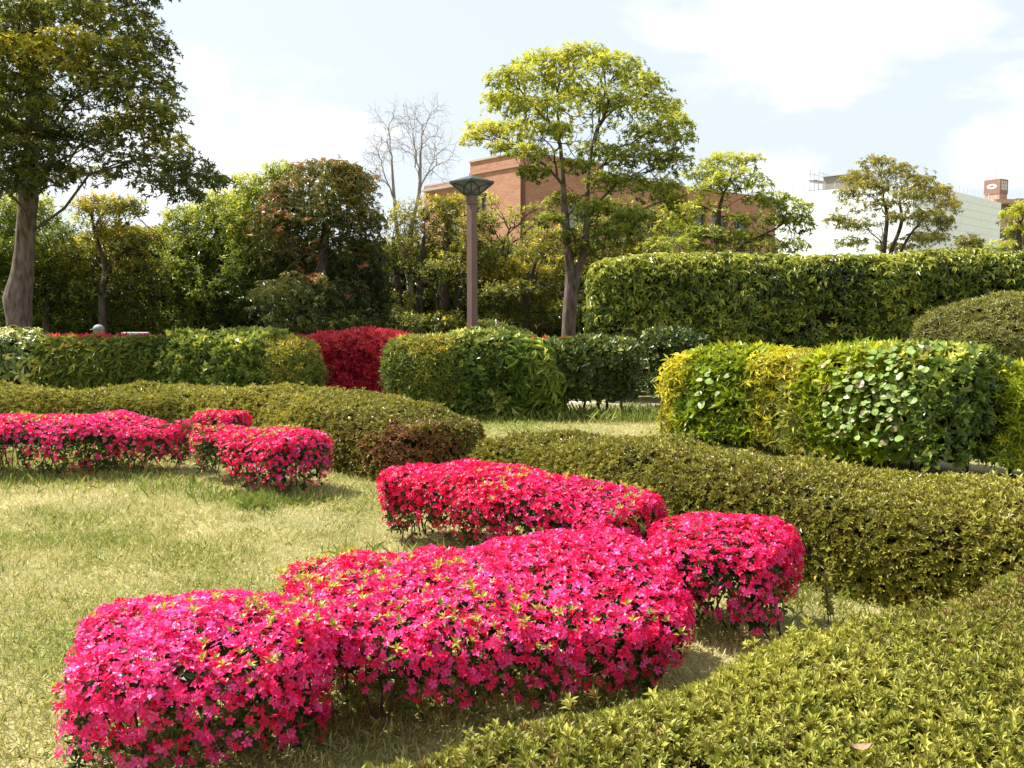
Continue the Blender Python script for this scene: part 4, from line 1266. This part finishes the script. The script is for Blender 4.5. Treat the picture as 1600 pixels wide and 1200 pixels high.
def wall(name, p0, u, L_, z0, z1, holes, mat, parent, depth=.25):
    """vertical wall face from p0 along u with real openings (s0,s1,z0,z1) and reveals"""
    u = np.array(u, float)
    nrm = np.array([u[1], -u[0]])                           # outward (towards the viewer)
    S = sorted({0, L_, *[h[0] for h in holes], *[h[1] for h in holes]})
    Z = sorted({z0, z1, *[h[2] for h in holes], *[h[3] for h in holes]})
    V, F, UV = [], [], []

    def pt(s, z, d=0):
        q = np.array(p0) + u * s - nrm * d
        V.append((q[0], q[1], z))
        UV.append((s + d, z, 0))
        return len(V) - 1
    for i in range(len(S) - 1):
        for j in range(len(Z) - 1):
            cs, cz = (S[i] + S[i + 1]) / 2, (Z[j] + Z[j + 1]) / 2
            if any(h[0] < cs < h[1] and h[2] < cz < h[3] for h in holes):
                continue
            F.append((pt(S[i], Z[j]), pt(S[i + 1], Z[j]), pt(S[i + 1], Z[j + 1]), pt(S[i], Z[j + 1])))
    for a, b, c, d in holes:
        for (s1, q1, s2, q2) in ((a, c, b, c), (b, c, b, d), (b, d, a, d), (a, d, a, c)):
            F.append((pt(s1, q1), pt(s1, q1, depth), pt(s2, q2, depth), pt(s2, q2)))
    o = build(name, V, F, mat, parent)
    at_ = o.data.attributes.new('wall_uv', 'FLOAT_VECTOR', 'POINT')
    at_.data.foreach_set('vector', np.array(UV, dtype=np.float32).ravel())
    for a, b, c, d in holes:
        fr = MB()
        q = lambda s, z, e: (*(np.array(p0) + u * s - nrm * e), z)
        w = .06
        e = depth - .05
        for s1, q1, s2, q2 in ((a + w, c, a + w, d), (b - w, c, b - w, d), ((a + b) / 2, c, (a + b) / 2, d)):
            fr.bar(q(s1, q1, e), q(s2, q2, e), .04)
        for z in (c + w, d - w):
            fr.bar(q(a, z, e), q(b, z, e), .04)
        win = fr.build('window', M_wframe, parent)
        pv = [q(a, c, depth - .02), q(b, c, depth - .02), q(b, d, depth - .02), q(a, d, depth - .02)]
        pane = build('pane', pv, [(0, 1, 2, 3)], M_wpane, win, origin=np.array(parent.location))
        pane.location = (0, 0, 0)
    return o


K = np.array([.39, 42.0])
uL = np.array([-.651, .759])
uR = np.array([.759, .651])
brick = thing('brick_building', 'orange brick building with flat parapet behind the lamp and the tall tree', 'building', (K[0], K[1], 0))
H1, H2 = 8.75, 8.05
# left wall seen from the lawn: start at its far end so that the outward side faces the viewer
pl = K + uL * 3.8
wall('wall', pl, -uL, 3.8, 0, H1, [(.25, 1.3, 5.9, 7.15), (.25, 1.3, 3.4, 4.7)], M_brick, brick)
pl2 = K + uL * 8.3 + uR * .35
wall('wall', pl2, -uL, 4.5, 0, H2, [(1.9, 3.2, 5.3, 6.5)], M_brick, brick)
wall('wall', K, uR, 21, 0, H1 - .45, [(s, s + 1.5, 5.3, 6.9) for s in (3.2, 6.2, 8.3, 10.4, 12.5, 14.6, 16.7)] + [(s, s + 1.5, 1.6, 3.2) for s in (3.2, 6.2, 8.3, 10.4, 12.5, 14.6, 16.7)], M_brick, brick)
ex = wall('wall', K + uR * .0 - uL * .0, uR, 5.6, H1 - .449, H1, [], M_brick, brick)
m = MB()
m.box((K + uL * 1.9)[:2] + uR * .1, uL, 3.9, .34, H1 + .002, H1 + .09).box(K + uR * 2.9 + uL * .1, uR, 5.9, .34, H1 + .0045, H1 + .092)
m.build('parapet_coping', M_stone, brick)
MB().box(K + uL * 1.9 - uR * .04, uL, 3.8, .07, H1 - .62, H1 - .50).build('cornice', M_brick, brick)
MB().box(K + uR * 10.5 + uL * 4.15, uR, 20.9, 8.1, H2 - .3, H2 - .2).build('roof', M_roofgrey, brick)
MB().box(K + uL * 6.05 + uR * .5, uL, 4.5, .32, H2 + .002, H2 + .08).build('parapet_coping', M_stone, brick)
MB().bar((*(K - uL * .08 + uR * .15), 0), (*(K - uL * .08 + uR * .15), H1 - .7), .075).build('drainpipe', solid_mat('dark_red_pipe', (.13, .05, .035), None, 8, .5), brick)

# white panelled building
W = at(1424, 400, 60)[:2]
wl = unit(np.array([-.70, .714]))
wr = unit(np.array([.714, .70]))
white = thing('white_building', 'large white panelled building with scaffolding on its roof', 'building', (W[0], W[1], 0))
HW = 9.95
wall('wall', W + wl * 16, -wl, 16, 0, HW - .05, [], M_white, white)
wall('wall', W, wr, 17.5, 0, HW - .05, [], M_white, white)
for wi, (u, Lw, npan) in enumerate(((wl, 16, 4), (wr, 17.5, 4))):
    nrm = np.array([u[1], -u[0]]) if wi else np.array([-u[1], u[0]])
    for j in range(13):
        z0, z1 = HW - (j + 1) * .55, HW - j * .55
        for i in range(npan):
            a, b_ = Lw * i / npan, Lw * (i + 1) / npan
            MB().box(W + u * ((a + b_) / 2) + nrm * .02, u, b_ - a - .02, .04, z0 + .008, z1 - .008).build('panel', M_white, white)
MB().box(W + wl * 8 + wr * 8.7, wl, 15.9, 17.3, HW - .6, HW - .5).build('roof', M_roofgrey, white)
for i in range(22):                                          # parapet railing posts
    s = .8 * i
    for u, Lw in ((wl, 16), (wr, 17.5)):
        if s < Lw and not (u is wr and s < .5):
            c = W + u * s + (wr if u is wl else wl) * .2
            MB().bar((*c, HW - .1), (*c, HW + .45 + .12 * (i % 2)), .018).build('railing_post', M_steel, white)
pc_ = at(1310, 290, 66)[:2]
M_taupe = solid_mat('taupe_cladding', (.25, .22, .19), (.29, .26, .22), 5, .7)
MB().box(pc_ + wr * 1.0, wr, 3.4, 1.6, HW - .55, HW + 1.15).build('plant_room', M_taupe, white)
MB().box(pc_ + wr * 1.0, wr, 3.7, 1.9, HW + 1.152, HW + 1.25).build('plant_room_roof', M_steel, white)


def scaffold(c, u, n, h, label):
    t = thing('scaffold', label, 'scaffold', (c[0], c[1], HW - .5), 'scaffolds on the white building roof')
    v = np.array([-u[1], u[0]])
    for i in range(n):
        for s in (0, .7):
            p = c + u * .7 * i + v * s
            MB().bar((*p, HW - .5), (*p, HW + h * (1 - .08 * i)), .022).build('pole', M_steel, t)
    for z in np.arange(.4, h, .6):
        for s in (0, .7):
            a, b_ = c + v * s - u * .15, c + u * .7 * (n - 1) + v * s + u * .15
            MB().bar((*a, HW + z), (*b_, HW + z), .018).build('rail', M_steel, t)
    for z in (.0, 1.0):
        MB().box(c + u * .35 * (n - 1) + v * .35, u, .7 * n, .6, HW + z + .03, HW + z + .07).build('platform', M_taupe, t)


scaffold(at(1279, 290, 67)[:2], wr, 3, 1.9, 'grey scaffold beside the taupe roof room on the white building')
scaffold(at(1448, 290, 68)[:2], wr, 2, 1.7, 'small scaffold above the ochre tree on the white building')

# brown apartment block far right
M_tile = solid_mat('salmon_tile', (.40, .245, .19), (.47, .30, .235), 3, .7)
M_tiled = solid_mat('brown_tile', (.24, .14, .11), (.28, .17, .13), 3, .7)
M_sign = solid_mat('white_sign_paint', (.8, .8, .8), None, 2, .5)
Ya = 110.0
A = at(1561, 340, Ya)[:2]
apt = thing('apartment_building', 'distant salmon apartment block with brown rooftop sign tower', 'building', (A[0], A[1], 0))
al, ar = unit(np.array([-.527, .85])), unit(np.array([.85, .527]))
zf = lambda y: at(1560, y, Ya)[2]
for k_ in range(5):
    z1 = zf(312) - .6 - k_ * 3.05
    MB().box(A + np.array([2.4, 2.0]), (1, 0), 6.4, 5.0, z1 - 2.9, z1 - 1.25).build('balcony', M_tile, apt)
MB().box(A + np.array([2.7, 3.2]), (1, 0), 5.8, 4.0, 0, zf(316)).build('wall', M_tiled, apt)
MB().box(A + np.array([2.4, 2.2]), (1, 0), 6.9, 5.6, zf(318), zf(312)).build('roof_slab', M_tile, apt)
MB().box(A + np.array([5.4, 2.6]), (1, 0), 5.8, 4.0, zf(312) + .02, zf(309)).build('roof_slab', M_tile, apt)
for k_ in range(5):
    z1 = zf(312) - .6 - k_ * 3.05
    for i in range(3):
        MB().box(A + np.array([.9 + i * 1.9, 1.14]), (1, 0), 1.2, .06, z1 - 1.15, z1 - .1).build('window', M_wpane, apt)
TW = at(1562, 300, Ya)[:2]
tc_ = TW + al * 1.0 + ar * .9
tow = MB().box(tc_, al, 2.0, 1.8, zf(302), zf(279)).build('sign_tower', M_tiled, apt)
MB().box(tc_, al, 1.9, 1.7, zf(312), zf(302) - .01).build('tower_base', M_tile, apt)
nl, nr_ = -ar, -al
em = MB()
c0 = TW + al * 1.0 + nl * .02
# emblem: a white oval with a hole, on the left face; rows of small white characters on the right face
V_, F_ = [], []
for i in range(20):
    a = i * 2 * math.pi / 20
    for rr in (1.0, .45):
        q = c0 + al * .62 * rr * math.cos(a)
        V_.append((q[0], q[1], zf(290) + .30 * rr * math.sin(a)))
for i in range(20):
    j = (i + 1) % 20
    F_.append((2 * i, 2 * j, 2 * j + 1, 2 * i + 1))
o = build('emblem', V_, F_, M_sign, tow, origin=np.array(apt.location))
o.location = (0, 0, 0)
for r_ in range(3):
    m = MB()
    nchar = (3, 4, 4)[r_]
    for i in range(nchar):
        c = TW + ar * (.25 + i * (1.3 / nchar) + .1) + nr_ * .02
        zc = zf(284 + 5 * r_)
        m.box(c, ar, .045, .02, zc - .17, zc + .17).box(c + ar * .14, ar, .045, .02, zc - .17, zc + .17 - .12 * (i % 2))
        m.box(c + ar * .07, ar, .09, .018, zc + .10, zc + .165).box(c + ar * .07, ar, .09, .018, zc - .03, zc + .03)
    o = m.build('sign_lettering', M_sign, tow, origin=np.array(apt.location))
    o.location = (0, 0, 0)
MB().bar((*tc_, zf(279)), (*tc_, zf(262)), .04).build('mast', M_steel, apt)

# pale building far left
B0 = at(205, 400, 80)[:2]
far = thing('far_building', 'pale far building glimpsed between the left trees', 'building', (B0[0], B0[1], 0))
zq = at(230, 357, 80)[2]
wall('wall', B0 + np.array([-3, 0]), (1, 0), 8.5, 0, zq, [(1 + 2 * i, 2.2 + 2 * i, zq - 2.2, zq - 1.0) for i in range(3)], M_white, far)
MB().box(B0 + np.array([1.25, 2]), (1, 0), 8.8, 4.3, zq + .002, zq + .15).build('roof', M_steel, far)
MB().box(B0 + np.array([2.55, 1.5]), (1, 0), .4, .4, zq + .151, zq + .6).build('roof_unit', M_roofgrey, far)

# pale low wall glimpsed over the hedge
q = at(212, 524, 18.2)
tag(MB().box((q[0], 18.2), (1, 0), .55, .15, 0, at(212, 519, 18.2)[2]).build('low_wall', solid_mat('pale_grey_render', (.36, .36, .39), (.44, .44, .47), 6, .8), origin=(q[0], 18.2, 0), bevel=.03), 'pale low wall glimpsed above the red leaf tips', 'wall')


# ------------------------------------------------------------------ person behind the hedge
def person():
    hx, hy, hz = at(154, 516, 17.0)
    M_cloth = solid_mat('grey_clothes', (.16, .16, .17), (.22, .22, .23), 12, .9)
    M_skin = solid_mat('skin', (.42, .19, .12), (.48, .23, .15), 10, .55)
    M_cap = solid_mat('grey_cap', (.24, .27, .29), (.30, .33, .35), 14, .6)
    t = thing('person', 'person in a grey cap crouching behind the left mixed hedge, only the head showing', 'person', (hx, hy, 0))
    # crouching body: skin-modifier skeleton, pelvis first
    J = {'pel': (.10, .05, .34), 'che': (.02, .02, .68), 'nek': (0, 0, .88), 'shl': (-.02, -.19, .80), 'shr': (-.02, .21, .80), 'ell': (-.16, -.26, .58), 'elr': (-.16, .27, .58), 'hal': (-.30, -.12, .48), 'har': (-.30, .14, .48),
         'hil': (.08, -.10, .32), 'hir': (.08, .16, .32), 'knl': (-.28, -.14, .45), 'knr': (-.28, .18, .45), 'anl': (-.08, -.13, .08), 'anr': (-.08, .17, .08), 'tol': (-.24, -.14, .035), 'tor': (-.24, .18, .035)}
    rad = dict(pel=.14, che=.15, nek=.055, shl=.07, shr=.07, ell=.048, elr=.048, hal=.04, har=.04, hil=.10, hir=.10, knl=.07, knr=.07, anl=.048, anr=.048, tol=.035, tor=.035)
    names = list(J)
    E = [('pel', 'che'), ('che', 'nek'), ('che', 'shl'), ('che', 'shr'), ('shl', 'ell'), ('shr', 'elr'), ('ell', 'hal'), ('elr', 'har'), ('pel', 'hil'), ('pel', 'hir'), ('hil', 'knl'), ('hir', 'knr'), ('knl', 'anl'), ('knr', 'anr'), ('anl', 'tol'), ('anr', 'tor')]
    me = bpy.data.meshes.new('body')
    me.from_pydata([J[n] for n in names], [(names.index(a), names.index(b)) for a, b in E], [])
    me.materials.append(M_cloth)
    o = bpy.data.objects.new('body', me)
    COL.objects.link(o)
    o.parent = t
    o.modifiers.new('skin', 'SKIN')
    for n, sv in zip(names, me.skin_vertices[0].data):
        sv.radius = (rad[n], rad[n])
        sv.use_root = n == 'pel'
    sb = o.modifiers.new('smooth', 'SUBSURF')
    sb.levels = sb.render_levels = 2

    def lump(name, c, r, mat, f, par):
        V, F, n, mm = [], [], 20, 12
        for i in range(mm + 1):
            th = math.pi * i / mm
            for j in range(n):
                a = 2 * math.pi * j / n
                d = np.array([math.sin(th) * math.cos(a), math.sin(th) * math.sin(a), math.cos(th)])
                V.append(np.array(c) + f(d) * np.array(r))
        for i in range(mm):
            for j in range(n):
                F.append((i * n + j, (i + 1) * n + j, (i + 1) * n + (j + 1) % n, i * n + (j + 1) % n))
        return build(name, V, F, mat, par, smooth=True)

    def headf(d):                                           # looks towards -x: brow, nose, chin
        d = d.copy()
        nose = math.exp(-((d[1] / .16) ** 2 + ((d[2] + .1) / .16) ** 2)) * (d[0] < 0)
        d[0] -= .2 * nose
        eye = math.exp(-(((abs(d[1]) - .35) / .13) ** 2 + ((d[2] - .05) / .1) ** 2)) * (d[0] < 0)
        d[0] += .08 * eye
        if d[2] < -.2:
            d[1] *= 1 + .35 * (d[2] + .2)
        ear = math.exp(-(((abs(d[1]) - 1) / .2) ** 2 + (d[0] / .15) ** 2 + (d[2] / .25) ** 2))
        d[1] *= 1 + .14 * ear
        return d
    H = np.array([hx, hy, hz - .02])
    head = lump('head', H, (.098, .08, .118), M_skin, headf, t)
    capo = lump('cap', H + np.array([.002, 0, .035]), (.108, .092, .095), M_cap, lambda d: np.array([d[0], d[1], max(d[2], -.05)]), t)
    vis = [H + np.array([-.085 - .075 * math.cos(a) * s, .075 * math.sin(a) * s, .04 - .012 * s + e]) for e in (0, .008) for s in (.15, 1.0) for a in np.linspace(-1.4, 1.4, 9)]
    F = []
    for i in range(8):
        F += [(i, i + 1, 9 + i + 1, 9 + i), (18 + i, 27 + i, 27 + i + 1, 18 + i + 1), (9 + i, 9 + i + 1, 27 + i + 1, 27 + i)]
    build('visor', vis, F, M_cap, capo, origin=np.array(t.location)).location = (0, 0, 0)


person()

# ------------------------------------------------------------------ grass and small things
M_grass = leaf_mat('lawn_blade', [(0, (.14, .20, .03)), (.3, (.28, .32, .065)), (.6, (.48, .44, .15)), (1, (.64, .56, .29))], .3, .6, .2)
M_tuft = leaf_mat('tall_grass_blade', [(0, (.08, .12, .02)), (.5, (.20, .26, .04)), (1, (.40, .40, .10))], .4, .5, .3)


def blade_temp(seed, bend, L=1.0, W=.055):
    g = np.random.default_rng(seed)
    V = [(-W, 0, 0), (W, 0, 0), (W * .35, bend * .38, L * .62), (0, bend, L)]
    return np.array(V), np.array([(0, 1, 2), (0, 2, 3)]), np.full(4, g.uniform(-.1, .1))


blades = [blade_temp(s, .2 + .13 * s) for s in range(6)]


def lawn(name, label, box, n, size, seed, tm, lean=.75, green=0.0):
    x0, x1, y0, y1 = box
    g = np.random.default_rng(seed)
    Y = g.uniform(y0, y1, n)
    X = g.uniform(x0, x1, n)
    P = np.c_[X, Y, np.zeros(n)]
    px = 800 + FPX * X / Y
    k = (px > -80) & (px < 1680)
    P = P[k]
    patch = Noise(seed + 1, 1.3)(P) + .6 * Noise(seed + 2, 4.0)(P)
    D = unit(np.c_[g.normal(size=(len(P), 2)) * lean, np.ones(len(P)) * .8])
    T = tm - .24 * patch + g.normal(size=len(P)) * .17 - green
    S = size * g.uniform(.55, 1.35, len(P)) * np.clip(1 + .22 * patch, .6, 1.7)
    V, F, t = scatter(blades, P, D, S, T)
    return tag(build(name, V, F, M_grass, tint=t), label, None, kind='stuff')


lawn('grass', 'short dry mown grass of the near lawn', (-5.2, 2.6, 2.6, 6.2), 120000, .039, 401, .69)
lawn('grass', 'short mown grass of the lawn between the azaleas', (-6.5, 1.5, 6.2, 10.5), 80000, .05, 402, .60)
lawn('grass', 'greener grass of the small back lawn', (-3, 6.5, 9.5, 14.4), 60000, .066, 403, .33)


def tufts(name, label, spots, size, seed, mat=None):
    g = np.random.default_rng(seed)
    P = []
    for (x, y, r, n) in spots:
        P.append(np.c_[x + g.normal(size=n) * r, y + g.normal(size=n) * r, np.zeros(n)])
    P = np.concatenate(P)
    D = unit(np.c_[g.normal(size=(len(P), 2)) * .35, np.ones(len(P))])
    V, F, t = scatter([(a * np.array([.38, 1, 1]), b, c) for a, b, c in blades], P, D, size * g.uniform(.5, 1.3, len(P)), .5 + g.normal(size=len(P)) * .25)
    return tag(build(name, V, F, mat or M_tuft, tint=t), label, None, kind='stuff')


tufts('grass', 'taller green grass at the feet of the left azaleas and the olive hedge',
      [(-1.55, 8.75, .16, 620), (-1.75, 9.0, .15, 500), (-2.05, 7.05, .1, 300), (-1.7, 7.1, .1, 120), (-1.35, 8.45, .12, 200), (-2.1, 7.15, .12, 220), (-2.45, 7.3, .12, 160), (-2.9, 7.7, .2, 240), (-3.3, 7.9, .3, 300), (-4.2, 7.95, .35, 350), (-5.0, 7.9, .4, 300), (-2.0, 7.0, .08, 160), (-.55, 5.5, .15, 160), (1.45, 4.75, .12, 160), (1.7, 4.5, .15, 60), (-1.0, 5.6, .1, 60)], .095, 411)
tufts('grass', 'tall grass fringe along the shaded foot of the middle hedge',
      [(x, 12.5 + .3 * abs(x - .6) * 0 + rng.uniform(-.15, .2), .16, 130) for x in np.arange(-1.2, 3.2, .22)], .17, 412)
tufts('grass', 'scattered green weed clumps in the near lawn',
      [(rng.uniform(-4.6, -.6), rng.uniform(3.2, 7.0), rng.uniform(.04, .16), 55) for _ in range(130)], .05, 413)

# small dry things
sx, sy = 1.60, 4.36
t = thing('seedling', 'small brown upright seedling on the bare patch by the near hedge', 'seedling', (sx, sy, 0))
v, f = tubes([((sx, sy, 0), (sx - .01, sy, .10), .004, .003), ((sx - .01, sy, .10), (sx - .025, sy, .24), .003, .002)], 5)
build('stem', v, f, M_twig, t)
P = np.array([(sx - .025 * q, sy, .05 + .2 * q) for q in np.linspace(0, 1, 10)])
foliage('leaf_cover', AZL2, P, unit(np.array([0, 0, 1.]) + rng.normal(size=P.shape) * .3), np.full(10, .045), rng.uniform(.0, .6, 10), M_olive, t)


def on_height(px, py, z):
    d = pixdir(px, py)
    return np.array([0, 0, EYE]) + d * ((z - EYE) / d[2])


M_dry = solid_mat('dry_leaf', (.26, .17, .10), (.36, .25, .15), 40, .8, .3)
c = on_height(1345, 1172, .60)
u = np.linspace(-1, 1, 7)
V = [c + np.array([.028 * a, .014 * b * (1 - a * a) + .006 * a, .008 * abs(b) + .006 * a * a]) for a in u for b in (-1, 0, 1)]
F = [(3 * i + b, 3 * i + 3 + b, 3 * i + 4 + b, 3 * i + 1 + b) for i in range(6) for b in (0, 1)]
tag(build('dry_leaf', V, F, M_dry, origin=c, smooth=True), 'curled pale dry leaf lying on the near olive hedge', 'leaf')
a, b, c2 = on_height(733, 1138, .50), on_height(742, 1148, .48), on_height(748, 1168, .42)
v, f = tubes([(a, b, .0022, .003), (b, c2, .003, .003)], 6)
tag(build('dry_stalk', v, f, solid_mat('bleached_stalk', (.62, .56, .46), (.75, .70, .60), 30, .7), origin=c2), 'bent bleached stalk sticking out between the near hedge and largest azalea', 'stalk')
